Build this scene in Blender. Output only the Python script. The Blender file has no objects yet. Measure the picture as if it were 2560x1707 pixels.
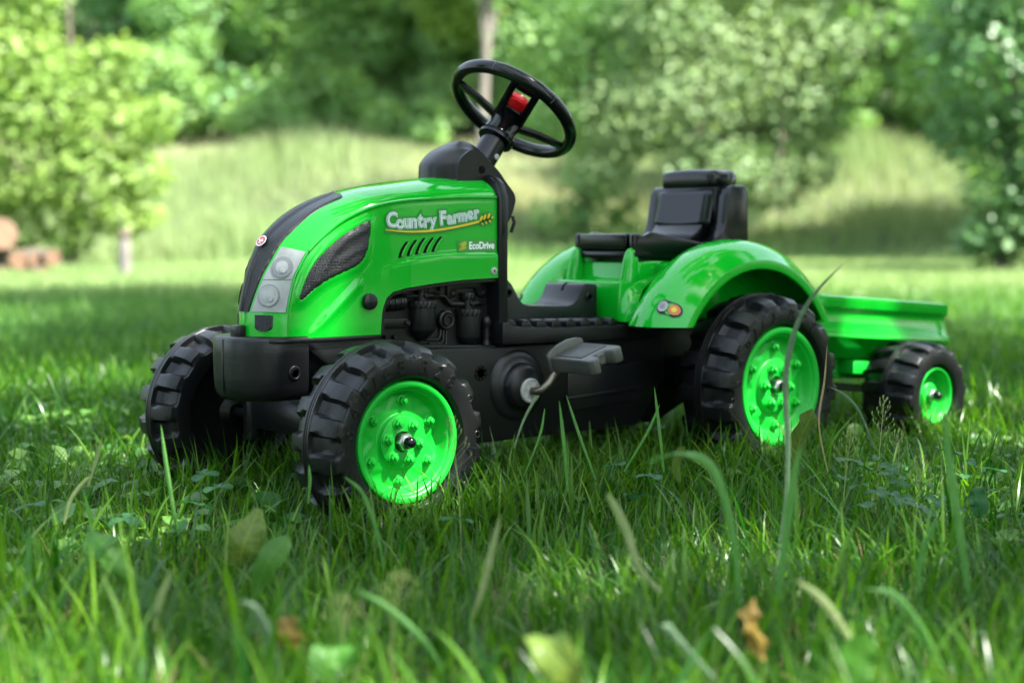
import bpy, bmesh, math, random
import numpy as np
from mathutils import Vector, Matrix

R_ = math.radians
S = bpy.context.scene
COL = S.collection

# ------------------------------------------------------------------ camera, light, exposure
CAM = Vector((-1.12666, -1.77846, 0.39629))
YAW, PITCH = 0.707485, 0.0718735
cr = Vector((math.cos(YAW), -math.sin(YAW), 0))          # image right on the ground
cf = Vector((math.sin(YAW), math.cos(YAW), 0))           # away from the camera on the ground
cd = cf * math.cos(PITCH) - Vector((0, 0, 1)) * math.sin(PITCH)
cu = Vector((0, 0, 1)) * math.cos(PITCH) + cf * math.sin(PITCH)
cam = bpy.data.objects.new('camera', bpy.data.cameras.new('camera'))
COL.objects.link(cam)
cam.matrix_world = Matrix(((cr.x, cu.x, -cd.x, CAM.x), (cr.y, cu.y, -cd.y, CAM.y), (cr.z, cu.z, -cd.z, CAM.z), (0, 0, 0, 1)))
cam.data.lens = 51.97
cam.data.sensor_width = 36
cam.data.clip_start = 0.05
cam.data.clip_end = 600
cam.data.dof.use_dof = True
cam.data.dof.focus_distance = 2.0
cam.data.dof.aperture_fstop = 3.0
S.camera = cam

SUN_EL = R_(56)
sh = (cr * 0.90 - cf * 0.44).normalized()                # horizontal direction towards the sun
sdir = Vector((sh.x * math.cos(SUN_EL), sh.y * math.cos(SUN_EL), math.sin(SUN_EL)))
w = bpy.data.worlds.new('World'); S.world = w; w.use_nodes = True
nt = w.node_tree
sky = nt.nodes.new('ShaderNodeTexSky'); sky.sky_type = 'NISHITA'; sky.sun_disc = False
sky.sun_elevation = SUN_EL; sky.sun_rotation = math.atan2(sdir.x, sdir.y)
sky.air_density = 1.0; sky.dust_density = 2.5; sky.ozone_density = 1.0
bg = nt.nodes['Background']; bg.inputs[1].default_value = 0.07
veil = nt.nodes.new('ShaderNodeVectorMath'); veil.operation = 'ADD'; veil.inputs[1].default_value = (3.4, 3.7, 4.0)   # thin even haze over the whole sky
nt.links.new(sky.outputs[0], veil.inputs[0]); nt.links.new(veil.outputs[0], bg.inputs[0])
sun = bpy.data.objects.new('sun', bpy.data.lights.new('sun', 'SUN')); COL.objects.link(sun)
sun.data.energy = 5.0; sun.data.angle = R_(0.53); sun.data.color = (1.0, 0.97, 0.90)
sun.rotation_euler = sdir.to_track_quat('Z', 'Y').to_euler()
S.view_settings.view_transform = 'Standard'; S.view_settings.look = 'None'
S.view_settings.gamma = 1.0; S.view_settings.use_curve_mapping = False
S.view_settings.exposure = 2.5
S.cycles.max_bounces = 8; S.cycles.transparent_max_bounces = 8
S.cycles.use_denoising = True

rng = np.random.default_rng(7)
random.seed(5)

def rf(r, f, z=0.0):
    """metres to the right of / in front of the camera -> world"""
    p = CAM + cr * r + cf * f
    return Vector((p.x, p.y, z))

# ------------------------------------------------------------------ materials
def mat(name, col, rough=0.4, spec=0.5, metal=0.0, bump=None, var=None, coat=0.0, trans=0.0):
    m = bpy.data.materials.new(name); m.use_nodes = True
    n = m.node_tree.nodes; l = m.node_tree.links
    b = n['Principled BSDF']
    b.inputs['Base Color'].default_value = (*col, 1)
    b.inputs['Roughness'].default_value = rough
    b.inputs['Specular IOR Level'].default_value = spec
    b.inputs['Metallic'].default_value = metal
    b.inputs['Coat Weight'].default_value = coat
    b.inputs['Coat Roughness'].default_value = 0.05
    if trans: b.inputs['Transmission Weight'].default_value = trans
    tc = n.new('ShaderNodeTexCoord')
    if bump:
        sc, dist, stretch = bump
        mp = n.new('ShaderNodeMapping'); mp.inputs['Scale'].default_value = stretch
        tx = n.new('ShaderNodeTexNoise'); tx.inputs['Scale'].default_value = sc; tx.inputs['Detail'].default_value = 4
        bp = n.new('ShaderNodeBump'); bp.inputs['Distance'].default_value = dist; bp.inputs['Strength'].default_value = 1.0
        l.new(tc.outputs['Object'], mp.inputs[0]); l.new(mp.outputs[0], tx.inputs[0])
        l.new(tx.outputs[0], bp.inputs['Height']); l.new(bp.outputs[0], b.inputs['Normal'])
    if var:
        sc, col2, rough2 = var
        tx = n.new('ShaderNodeTexNoise'); tx.inputs['Scale'].default_value = sc; tx.inputs['Detail'].default_value = 5
        mx = n.new('ShaderNodeMix'); mx.data_type = 'RGBA'
        mx.inputs[6].default_value = (*col, 1); mx.inputs[7].default_value = (*col2, 1)
        rp = n.new('ShaderNodeMapRange'); rp.inputs[1].default_value = 0.35; rp.inputs[2].default_value = 0.7
        l.new(tc.outputs['Object'], tx.inputs[0]); l.new(tx.outputs[0], rp.inputs[0])
        l.new(rp.outputs[0], mx.inputs[0]); l.new(mx.outputs[2], b.inputs['Base Color'])
        rr = n.new('ShaderNodeMapRange'); rr.inputs[3].default_value = rough; rr.inputs[4].default_value = rough2
        l.new(tx.outputs[0], rr.inputs[0]); l.new(rr.outputs[0], b.inputs['Roughness'])
    return m

def leaf_mat(name, c1, c2, rough=0.5, trans=0.35, tcol=None, spec=0.25, soft=0.0):
    """foliage: colour varies leaf by leaf with the point attribute 'rnd'; part of the light passes through"""
    m = bpy.data.materials.new(name); m.use_nodes = True
    n = m.node_tree.nodes; l = m.node_tree.links
    b = n['Principled BSDF']; out = n['Material Output']
    at = n.new('ShaderNodeAttribute'); at.attribute_name = 'rnd'
    mx = n.new('ShaderNodeMix'); mx.data_type = 'RGBA'
    mx.inputs[6].default_value = (*c1, 1); mx.inputs[7].default_value = (*c2, 1)
    l.new(at.outputs['Fac'], mx.inputs[0]); l.new(mx.outputs[2], b.inputs['Base Color'])
    b.inputs['Roughness'].default_value = rough; b.inputs['Specular IOR Level'].default_value = spec
    tr = n.new('ShaderNodeBsdfTranslucent')
    hs = n.new('ShaderNodeMix'); hs.data_type = 'RGBA'; hs.blend_type = 'MULTIPLY'; hs.inputs[0].default_value = 1.0
    hs.inputs[7].default_value = (*(tcol or (1.5, 1.5, 0.8)), 1)
    l.new(mx.outputs[2], hs.inputs[6]); l.new(hs.outputs[2], tr.inputs[0])
    ms = n.new('ShaderNodeMixShader'); ms.inputs[0].default_value = trans
    l.new(b.outputs[0], ms.inputs[1]); l.new(tr.outputs[0], ms.inputs[2]); l.new(ms.outputs[0], out.inputs[0])
    return m

def weave_mat(name, scale, base=(0.006, 0.007, 0.009)):
    """black mesh plastic: a raised diagonal weave"""
    m = bpy.data.materials.new(name); m.use_nodes = True
    n = m.node_tree.nodes; l = m.node_tree.links; b = n['Principled BSDF']
    b.inputs['Base Color'].default_value = (*base, 1); b.inputs['Roughness'].default_value = 0.33; b.inputs['Specular IOR Level'].default_value = 0.42
    uv = n.new('ShaderNodeUVMap')
    sx = n.new('ShaderNodeSeparateXYZ'); l.new(uv.outputs[0], sx.inputs[0])
    def math_(op, a, bb=None):
        k = n.new('ShaderNodeMath'); k.operation = op
        for i, v in enumerate((a, bb)):
            if v is None: continue
            if isinstance(v, (int, float)): k.inputs[i].default_value = v
            else: l.new(v, k.inputs[i])
        return k.outputs[0]
    u = math_('MULTIPLY', sx.outputs[0], scale); v = math_('MULTIPLY', sx.outputs[1], scale)
    a = math_('SINE', math_('ADD', u, v)); c = math_('SINE', math_('SUBTRACT', u, v))
    h = math_('MAXIMUM', math_('MULTIPLY', a, c), -0.25)
    bp = n.new('ShaderNodeBump'); bp.inputs['Distance'].default_value = 0.0005; bp.inputs['Strength'].default_value = 1.0
    l.new(h, bp.inputs['Height']); l.new(bp.outputs[0], b.inputs['Normal'])
    mr = n.new('ShaderNodeMapRange'); mr.inputs[1].default_value = -0.25; mr.inputs[2].default_value = 0.9
    mr.inputs[3].default_value = 0.3; mr.inputs[4].default_value = 2.2
    l.new(h, mr.inputs[0])
    mm = n.new('ShaderNodeMix'); mm.data_type = 'RGBA'; mm.blend_type = 'MULTIPLY'; mm.inputs[0].default_value = 1
    mm.inputs[6].default_value = (*base, 1); l.new(mr.outputs[0], mm.inputs[7]); l.new(mm.outputs[2], b.inputs['Base Color'])
    return m

M = {}
M['green'] = mat('green_plastic', (0.002, 0.31, 0.014), 0.085, 0.45, bump=(26, 0.00012, (1, 1, 1)))
M['rimgreen'] = mat('rim_green_plastic', (0.004, 0.315, 0.022), 0.38, 0.35, bump=(90, 0.00008, (1, 1, 1)))
M['black'] = mat('black_plastic', (0.0044, 0.0050, 0.0058), 0.25, 0.30, bump=(45, 0.00022, (1, 1, 9)), var=(14, (0.0065, 0.007, 0.0075), 0.44))
M['blackgloss'] = mat('black_gloss_plastic', (0.0024, 0.0031, 0.0042), 0.17, 0.30, bump=(30, 0.00010, (1, 1, 1)))
M['tyre'] = mat('black_tyre_plastic', (0.0038, 0.0043, 0.0050), 0.28, 0.30, bump=(55, 0.0006, (1, 12, 1)), var=(20, (0.0055, 0.0057, 0.006), 0.42))
M['weave'] = weave_mat('black_weave', 1700)
M['weavebig'] = weave_mat('black_weave_coarse', 1500)
M['lens'] = mat('grey_lens_sticker', (0.29, 0.30, 0.295), 0.3, 0.4, var=(45, (0.20, 0.21, 0.205), 0.4), coat=0.2)
M['lensring'] = mat('lens_ring_print', (0.15, 0.16, 0.16), 0.3)
M['lensdark'] = mat('lens_dark_print', (0.165, 0.175, 0.175), 0.32, var=(60, (0.12, 0.13, 0.13), 0.35))
M['lenslight'] = mat('lens_light_print', (0.31, 0.32, 0.315), 0.32, var=(60, (0.24, 0.25, 0.245), 0.35))
M['decalgreen'] = mat('sticker_dark_green', (0.008, 0.19, 0.022), 0.35)
M['decalwhite'] = mat('sticker_white', (0.72, 0.78, 0.78), 0.4)
M['decalfill'] = mat('sticker_pale_blue', (0.55, 0.64, 0.66), 0.4)
M['yellow'] = mat('sticker_yellow', (0.55, 0.42, 0.01), 0.4)
M['ecogreen'] = mat('sticker_olive_green', (0.03, 0.22, 0.03), 0.35)
M['olive'] = mat('sticker_leaf_olive', (0.36, 0.38, 0.02), 0.4)
M['red'] = mat('red_plastic', (0.62, 0.006, 0.012), 0.25)
M['redprint'] = mat('badge_red', (0.5, 0.03, 0.04), 0.3)
M['orange'] = mat('orange_lens', (0.42, 0.12, 0.006), 0.35)
M['white'] = mat('white_plastic', (0.30, 0.30, 0.28), 0.4, bump=(40, 0.0003, (1, 1, 1)))
M['steel'] = mat('steel', (0.45, 0.45, 0.43), 0.3, metal=1.0, bump=(120, 0.0002, (1, 1, 1)))
M['crank'] = mat('crank_steel', (0.13, 0.12, 0.09), 0.32, metal=0.8, bump=(60, 0.0003, (1, 1, 1)))
M['pedal'] = mat('pedal_grey_plastic', (0.045, 0.047, 0.042), 0.4, bump=(120, 0.0003, (1, 1, 1)), var=(30, (0.075, 0.076, 0.066), 0.5))
M['padtread'] = weave_mat('pedal_tread', 1500, (0.05, 0.055, 0.05))
M['hole'] = mat('dark_hole', (0.002, 0.002, 0.002), 0.8, 0.1)

# ------------------------------------------------------------------ mesh building
class MB:
    """collects vertices and faces, then links them as one mesh object"""
    def __init__(s): s.v = []; s.f = []; s.uv = None
    def add(s, V, F, mtx=None):
        b = len(s.v)
        for q in V:
            q = Vector(q)
            s.v.append(tuple(mtx @ q) if mtx else tuple(q))
        s.f += [tuple(i + b for i in q) for q in F]
        return s
    def box(s, x0, x1, y0, y1, z0, z1, mtx=None):
        V = [(x, y, z) for x in (x0, x1) for y in (y0, y1) for z in (z0, z1)]
        return s.add(V, [(0, 1, 3, 2), (4, 6, 7, 5), (0, 4, 5, 1), (2, 3, 7, 6), (0, 2, 6, 4), (1, 5, 7, 3)], mtx)
    def prism(s, poly, y0, y1, mtx=None, plane='xz'):
        n = len(poly)
        f = {'xz': lambda a, b, c: (a, c, b), 'yz': lambda a, b, c: (c, a, b), 'xy': lambda a, b, c: (a, b, c)}[plane]
        V = [f(a, b, y0) for a, b in poly] + [f(a, b, y1) for a, b in poly]
        F = [(i, (i + 1) % n, n + (i + 1) % n, n + i) for i in range(n)] + [tuple(range(n - 1, -1, -1)), tuple(range(n, 2 * n))]
        return s.add(V, F, mtx)
    def lathe(s, prof, axis, mtx=None, n=32, a0=0, a1=2 * math.pi, disp=None):
        """prof = [(radius, height)], turned round 'y' or 'z' or 'x'"""
        full = abs(a1 - a0 - 2 * math.pi) < 1e-6
        cols = n if full else n + 1
        V = []; F = []
        for r, h in prof:
            for k in range(cols):
                t = a0 + (a1 - a0) * k / n
                a, b = r * math.cos(t), r * math.sin(t)
                V.append({'y': (a, h, b), 'z': (a, b, h), 'x': (h, a, b)}[axis])
        for i in range(len(prof) - 1):
            for k in range(n):
                k2 = (k + 1) % cols
                F.append((i * cols + k, i * cols + k2, (i + 1) * cols + k2, (i + 1) * cols + k))
        for i in (0, len(prof) - 1):
            if full and prof[i][0] > 1e-6 and s_cap: F.append(tuple(range(i * cols, i * cols + cols)))
        return s.add(V, F, mtx)
    def tube(s, pts, rad, n=10, cap=True):
        pts = [Vector(p) for p in pts]; m = len(pts)
        rads = rad if isinstance(rad, (list, tuple)) else [rad] * m
        V = []; F = []; prev = None
        for i, p in enumerate(pts):
            t = (pts[min(i + 1, m - 1)] - pts[max(i - 1, 0)]).normalized()
            if prev is None:
                a = t.orthogonal().normalized()
            else:
                a = (prev - t * prev.dot(t)).normalized()
            prev = a; b = t.cross(a)
            for k in range(n):
                q = 2 * math.pi * k / n
                V.append(p + (a * math.cos(q) + b * math.sin(q)) * rads[i])
        for i in range(m - 1):
            for k in range(n):
                F.append((i * n + k, i * n + (k + 1) % n, (i + 1) * n + (k + 1) % n, (i + 1) * n + k))
        if cap: F += [tuple(range(n - 1, -1, -1)), tuple(range((m - 1) * n, m * n))]
        return s.add(V, F)
    def grid(s, P, flip=False):
        """P[i][j] points -> quads"""
        ni, nj = len(P), len(P[0]); V = [q for row in P for q in row]
        F = []
        for i in range(ni - 1):
            for j in range(nj - 1):
                q = (i * nj + j, i * nj + j + 1, (i + 1) * nj + j + 1, (i + 1) * nj + j)
                F.append(q[::-1] if flip else q)
        return s.add(V, F)
    def build(s, name, m, parent=None, bevel=0.0, seg=2, sharp=38, loc=None, recalc=True, angle=30):
        me = bpy.data.meshes.new(name)
        me.from_pydata(s.v, [], s.f)
        if recalc or bevel:
            bm = bmesh.new(); bm.from_mesh(me)
            bmesh.ops.remove_doubles(bm, verts=bm.verts, dist=1e-6)
            if recalc: bmesh.ops.recalc_face_normals(bm, faces=bm.faces)
            if bevel:
                ed = [e for e in bm.edges if len(e.link_faces) == 2 and e.calc_face_angle(0) > R_(angle)]
                bmesh.ops.bevel(bm, geom=ed, offset=bevel, segments=seg, profile=0.5, affect='EDGES', clamp_overlap=True)
            bm.to_mesh(me); bm.free()
        me.shade_smooth()
        me.set_sharp_from_angle(angle=R_(sharp))
        if s.uv:
            ly = me.uv_layers.new(name='UVMap')
            for lp in me.loops: ly.data[lp.index].uv = s.uv[lp.vertex_index]
        me.materials.append(m)
        o = bpy.data.objects.new(name, me); COL.objects.link(o)
        if parent: o.parent = parent
        if loc: o.location = loc
        return o
s_cap = True

def np_mesh(name, V, F, m, parent=None, rnd=None, smooth=True):
    """large meshes straight from arrays: V (n,3), F (m,4) or (m,3)"""
    me = bpy.data.meshes.new(name)
    k = F.shape[1]
    me.vertices.add(len(V)); me.vertices.foreach_set('co', np.ascontiguousarray(V, dtype=np.float32).ravel())
    me.loops.add(F.size); me.loops.foreach_set('vertex_index', np.ascontiguousarray(F, dtype=np.int32).ravel())
    me.polygons.add(len(F)); me.polygons.foreach_set('loop_start', np.arange(0, F.size, k, dtype=np.int32))
    me.update(calc_edges=True)
    if smooth: me.polygons.foreach_set('use_smooth', np.ones(len(F), dtype=bool))
    if rnd is not None:
        a = me.attributes.new('rnd', 'FLOAT', 'POINT'); a.data.foreach_set('value', np.ascontiguousarray(rnd, dtype=np.float32))
    me.materials.append(m)
    o = bpy.data.objects.new(name, me); COL.objects.link(o)
    if parent: o.parent = parent
    return o

def empty(name, parent=None, loc=(0, 0, 0), rot=(0, 0, 0)):
    o = bpy.data.objects.new(name, None); COL.objects.link(o)
    o.empty_display_size = 0.1; o.location = loc; o.rotation_euler = rot
    if parent: o.parent = parent
    return o

def tag(o, label=None, cat=None, group=None, kind=None):
    for k, v in (('label', label), ('category', cat), ('group', group), ('kind', kind)):
        if v: o[k] = v
    return o

def copy_tree(o, parent=None):
    c = o.copy(); COL.objects.link(c); c.parent = parent
    for ch in list(o.children): copy_tree(ch, c)
    return c

def uv_from(o, fn):
    me = o.data; uv = me.uv_layers.new(name='UVMap')
    for lp in me.loops:
        uv.data[lp.index].uv = fn(me.vertices[lp.vertex_index].co)

def interp(x, xs, ys): return float(np.interp(x, xs, ys))

# ================================================================== SETTING: terrain
def hgt(r, f):
    """ground height: level lawn, then a grassy bank, then the wooded slope"""
    e = 20.5 + 1.2 * np.sin(r * 0.35 + 0.6) + 0.5 * np.sin(r * 0.9)
    t = np.clip((f - e) / 12.0, 0, 1)
    z = 2.15 * (t * t * (3 - 2 * t)) + 0.10 * np.sin(r * 1.1 + f * 0.6) * t
    z = z + np.clip(f - 32.5, 0, None) * 0.30
    d = np.clip((f - 3.0) / 6.0, 0, 1)
    return z + d * 0.012 * np.sin(r * 1.7 + 0.4 * f) + d * 0.01 * np.sin(f * 1.9 - r)

def ground_mat():
    m = bpy.data.materials.new('lawn_soil'); m.use_nodes = True
    n = m.node_tree.nodes; l = m.node_tree.links; b = n['Principled BSDF']; b.inputs['Roughness'].default_value = 0.9
    tc = n.new('ShaderNodeTexCoord'); tx = n.new('ShaderNodeTexNoise'); tx.inputs['Scale'].default_value = 3.0; tx.inputs['Detail'].default_value = 8
    cr_ = n.new('ShaderNodeValToRGB')
    e = cr_.color_ramp.elements; e[0].position = 0.32; e[0].color = (0.022, 0.018, 0.010, 1); e[1].position = 0.68; e[1].color = (0.075, 0.125, 0.026, 1)
    k = e.new(0.5); k.color = (0.028, 0.050, 0.012, 1)
    l.new(tc.outputs['Object'], tx.inputs[0]); l.new(tx.outputs[0], cr_.inputs[0]); l.new(cr_.outputs[0], b.inputs['Base Color'])
    return m
fs = np.concatenate([np.linspace(-70, -7, 16), np.linspace(-6, 12, 37), np.linspace(12.5, 40, 56), np.linspace(42, 120, 27)])
rs = np.concatenate([np.linspace(-90, -22, 18), np.linspace(-20, 20, 81), np.linspace(22, 90, 18)])
FR, RR = np.meshgrid(fs, rs, indexing='ij')
ZZ = hgt(RR, FR)
crn, cfn, cn = np.array(cr), np.array(cf), np.array(CAM)
def rfn(r, f, z):
    P = cn[None, :] + np.asarray(r).reshape(-1, 1) * crn[None, :] + np.asarray(f).reshape(-1, 1) * cfn[None, :]
    P[:, 2] = np.asarray(z).ravel(); return P
V = rfn(RR.ravel(), FR.ravel(), ZZ.ravel())
ni, nj = FR.shape
ii, jj = np.meshgrid(np.arange(ni - 1), np.arange(nj - 1), indexing='ij')
a0 = (ii * nj + jj).ravel()
F = np.stack([a0, a0 + 1, a0 + nj + 1, a0 + nj], 1)[:, ::-1]
lawn = np_mesh('ground', V, F, ground_mat()); tag(lawn, kind='structure')

# ================================================================== SETTING: foliage
LM = {
 'bright': leaf_mat('leaf_bright', (0.115, 0.225, 0.040), (0.265, 0.37, 0.10), trans=0.45),
 'mid': leaf_mat('leaf_mid', (0.110, 0.255, 0.085), (0.31, 0.46, 0.18), trans=0.42),
 'dark': leaf_mat('leaf_dark', (0.085, 0.225, 0.095), (0.26, 0.43, 0.19), trans=0.38),
 'grey': leaf_mat('leaf_greygreen', (0.12, 0.21, 0.085), (0.25, 0.34, 0.15), trans=0.36, tcol=(1.3, 1.3, 0.7)),
 'blue': leaf_mat('leaf_bluegreen', (0.050, 0.145, 0.045), (0.16, 0.29, 0.10), rough=0.42, spec=0.4, trans=0.34, tcol=(1.2, 1.4, 0.8)),
}
BARK = mat('bark', (0.085, 0.066, 0.05), 0.85, 0.2, bump=(9, 0.03, (1, 1, 0.25)), var=(5, (0.15, 0.13, 0.105), 0.9))
PALEBARK = mat('pale_bark', (0.16, 0.145, 0.125), 0.8, 0.2, bump=(9, 0.015, (1, 1, 0.4)), var=(4, (0.20, 0.18, 0.15), 0.9))

def leaf_cloud(cs, rad, n, size, up=0.35, shell=0.55):
    """n leaf-sized diamonds spread through lobes centred at cs (k,3) with radii rad (k,)"""
    cs = np.asarray(cs, float); rad = np.asarray(rad, float)
    wgt = rad ** 2; idx = rng.choice(len(cs), n, p=wgt / wgt.sum())
    d = rng.normal(size=(n, 3)); d /= np.linalg.norm(d, axis=1)[:, None]
    rr_ = rad[idx] * (shell + (1 - shell) * rng.random(n)) ** 0.8 * (1 + 0.12 * rng.normal(size=n))
    c = cs[idx] + d * rr_[:, None] * np.array([1, 1, 0.8])
    nrm = d * 0.45 + rng.normal(size=(n, 3)) * 0.6 + np.array([0, 0, up]) + np.array(sdir) * 0.7
    nrm /= np.linalg.norm(nrm, axis=1)[:, None]
    a = np.cross(nrm, rng.normal(size=(n, 3))); a /= np.linalg.norm(a, axis=1)[:, None] + 1e-9
    b = np.cross(nrm, a)
    s = size * (0.6 + 0.8 * rng.random(n))
    L = (a * s[:, None]); W = (b * (s * 0.34)[:, None]); dn = nrm * (s * 0.12)[:, None]
    V = np.stack([c - L * 0.5, c + W - dn * 0 + 0, c + L * 0.5 - dn, c - W], 1).reshape(-1, 3)
    F = np.arange(4 * n).reshape(n, 4)
    lobe = rng.random(len(cs))
    r = np.clip(0.55 * rng.random(n) + 0.45 * lobe[idx], 0, 1)
    return V, F, np.repeat(r, 4)

def make_tree(name, mname, lobes, trunk_h, trunk_r, n, size, bark, shell=0.5, limbs=7, sun_cuts=None, origin=None):
    """a tree at the origin: tapered trunk with limbs, and a crown of leaves in uneven lobes"""
    t = empty(name)
    cs = np.array([l[:3] for l in lobes]); rad = np.array([l[3] for l in lobes])
    mb = MB()
    top = max(trunk_h, cs[:, 2].max() * 0.8)
    pts = []; rr = []
    for k in range(8):
        q = k / 7
        pts.append((0.05 * top * math.sin(q * 2.2) * 0.6, 0.04 * top * math.sin(q * 3.0 + 1) * 0.5 - 0.02 * top, q * top - 0.15))
        rr.append(trunk_r * (1.25 if k == 0 else 1.0) * (1 - 0.8 * q))
    mb.tube(pts, rr, 9)
    for k in range(min(limbs, len(lobes))):
        c = cs[k]; q = min(0.75, 0.35 + 0.05 * k)
        b0 = Vector(pts[int(q * 7)])
        mid = b0.lerp(Vector(c), 0.5) + Vector((0, 0, 0.1 * rad[k]))
        mb.tube([b0, mid, Vector(c) + Vector((0, 0, -0.1 * rad[k]))], [trunk_r * 0.45, trunk_r * 0.28, trunk_r * 0.08], 6)
    mb.build('trunk', bark, t, recalc=False)
    V, F, r = leaf_cloud(cs, rad, n, size, shell=shell)
    if sun_cuts:                                             # leaves cut away along the sun's rays so that chosen spots are lit
        c = V.reshape(-1, 4, 3).mean(1) + np.array(origin); keep = np.ones(len(c), bool); sd = np.array(sdir)
        for (p, q) in sun_cuts:
            v = c - np.array(p); d2 = (v ** 2).sum(1) - (v @ sd) ** 2
            keep &= d2 > q * q * (0.75 + 0.5 * rng.random(len(c)))
        k4 = np.repeat(keep, 4); V = V[k4]; r = r[k4]; F = np.arange(len(V)).reshape(-1, 4)
    np_mesh('crown', V, F, LM[mname], t, r)
    return t

def lobes_for(R, H0, H1, k, seed, lr=(0.32, 0.55), flat=1.0):
    g = np.random.default_rng(seed); out = []
    for i in range(k):
        z = g.random(); a = g.random() * 6.283; rr = R * math.sqrt(g.random()) * (1 - 0.55 * abs(z - 0.38) ** 1.2 * 1.6)
        out.append((rr * math.cos(a), rr * math.sin(a) * flat, H0 + (H1 - H0) * z, R * (lr[0] + (lr[1] - lr[0]) * g.random())))
    return out

def place(t, r, f, label, cat, group=None, rz=0.0, s=1.0, dz=0.0):
    z = float(hgt(np.array([r]), np.array([f]))[0])
    t.location = rf(r, f, z + dz); t.rotation_euler = (0, 0, rz); t.scale = (s, s, s)
    return tag(t, label, cat, group)

# kinds of trees (each used first, then copied)
forestA = make_tree('broadleaf_tree', 'mid', lobes_for(2.9, 0.5, 8.2, 19, 3), 7, 0.17, 15000, 0.20, BARK)
forestB = make_tree('dense_tree', 'dark', lobes_for(3.1, 0.2, 8.6, 20, 9), 7, 0.18, 15000, 0.20, BARK)
forestC = make_tree('young_tree', 'mid', lobes_for(2.4, 0.9, 6.6, 14, 15), 5.5, 0.12, 12000, 0.17, BARK)
G = 'trees of the wood behind the meadow'
spots = [  # kind, right, forward, turn, scale, label
 ('B', -9.5, 36.0, 0.3, 1.05, 'dark broadleaf tree rising behind the bright bush at the left'),
 ('B', -6.2, 35.0, 1.3, 0.95, 'dark tree at the wood edge just right of the bright bush'),
 ('A', -3.6, 36.5, 2.1, 1.0, 'green tree of the wood edge left of the pale trunk'),
 ('B', -1.4, 37.0, 4.0, 1.05, 'dark tree of the wood edge standing behind the pale trunk'),
 ('A', 1.6, 35.5, 5.1, 1.05, 'green tree at the wood edge behind the steering wheel'),
 ('B', 4.2, 35.5, 0.9, 1.0, 'dark tree at the wood edge behind the grey green bush'),
 ('C', 6.4, 34.5, 2.6, 1.25, 'light green tall tree above the grey green bush'),
 ('B', 9.2, 34.0, 3.3, 1.05, 'dark tree behind the gap in the trees at the right'),
 ('A', 12.5, 33.0, 1.8, 1.1, 'green tree of the wood edge furthest to the right'),
 ('A', -13.0, 34.0, 4.4, 1.1, 'green tree of the wood edge furthest to the left'),
 ('B', -8.0, 43.0, 2.2, 1.3, 'tall dark tree deep in the wood at the left'),
 ('A', -4.5, 44.0, 0.4, 1.3, 'tall green tree deep in the wood left of centre'),
 ('B', 0.3, 44.0, 5.4, 1.35, 'tall dark tree deep in the wood at the centre'),
 ('A', 5.0, 43.0, 3.0, 1.35, 'tall green tree deep in the wood right of centre'),
 ('B', 10.5, 42.0, 1.1, 1.35, 'tall dark tree deep in the wood at the right'),
 ('A', -14.0, 44.0, 1.1, 1.4, 'tall green tree deep in the wood at the far left'),
 ('B', 16.0, 40.0, 0.1, 1.4, 'tall dark tree deep in the wood at the far right'),
]
spots += [
 ('B', -17.0, 32.0, 2.7, 1.1, 'dark tree of the wood edge beyond the left side of the view'),
 ('A', -21.5, 30.0, 0.2, 1.1, 'green tree of the wood edge far beyond the left side of the view'),
 ('B', -25.5, 26.0, 5.2, 1.2, 'tall dark tree at the left end of the wood'),
 ('A', -20.5, 41.0, 3.6, 1.4, 'tall green tree deep in the wood beyond the left side of the view'),
 ('B', 16.0, 29.0, 4.2, 1.1, 'dark tree of the wood edge beyond the right side of the view'),
 ('B', -9.0, -9.0, 0.5, 0.95, 'unseen dark tree added behind the camera to the left to dim reflections'),  # unseen trees behind the camera, added to darken reflections and fill light
 ('A', -3.5, -12.0, 2.5, 1.0, 'unseen green tree added behind the camera to dim reflections'),
 ('B', 1.5, -15.0, 4.5, 1.15, 'unseen dark tree added furthest behind the camera to dim reflections'),
 ('A', 8.5, -14.0, 1.5, 1.0, 'unseen green tree added behind the camera to the right to dim reflections'),
 ('C', 8.6, 21.8, 1.0, 1.05, 'light green tree beside the bank just outside the view at the right'),
 ('A', 13.0, -5.0, 0.8, 1.0, 'unseen green tree added to the right of the camera to dim reflections'),  # unseen trees added on this side to hide bright sky from the hood
 ('B', 14.5, 1.0, 2.8, 1.05, 'unseen dark tree added far to the right of the camera to dim reflections'),
 ('A', 13.5, 7.0, 4.1, 1.0, 'unseen green tree added far to the right of the tractor to dim reflections'),
 ('B', 19.0, -3.0, 5.1, 1.2, 'unseen tall dark tree added furthest to the right of the camera to dim reflections'),
 ('B', -13.5, -1.0, 3.5, 1.0, 'unseen dark tree added to the left of the camera to dim reflections'),  # unseen, added like those behind the camera to darken reflections
]
src = {'A': forestA, 'B': forestB, 'C': forestC}; used = set()
for kd, r, f, rz, s, lab in spots:
    t = src[kd] if kd not in used else copy_tree(src[kd]); used.add(kd)
    place(t, r, f, lab, 'tree', G, rz, s)

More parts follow.
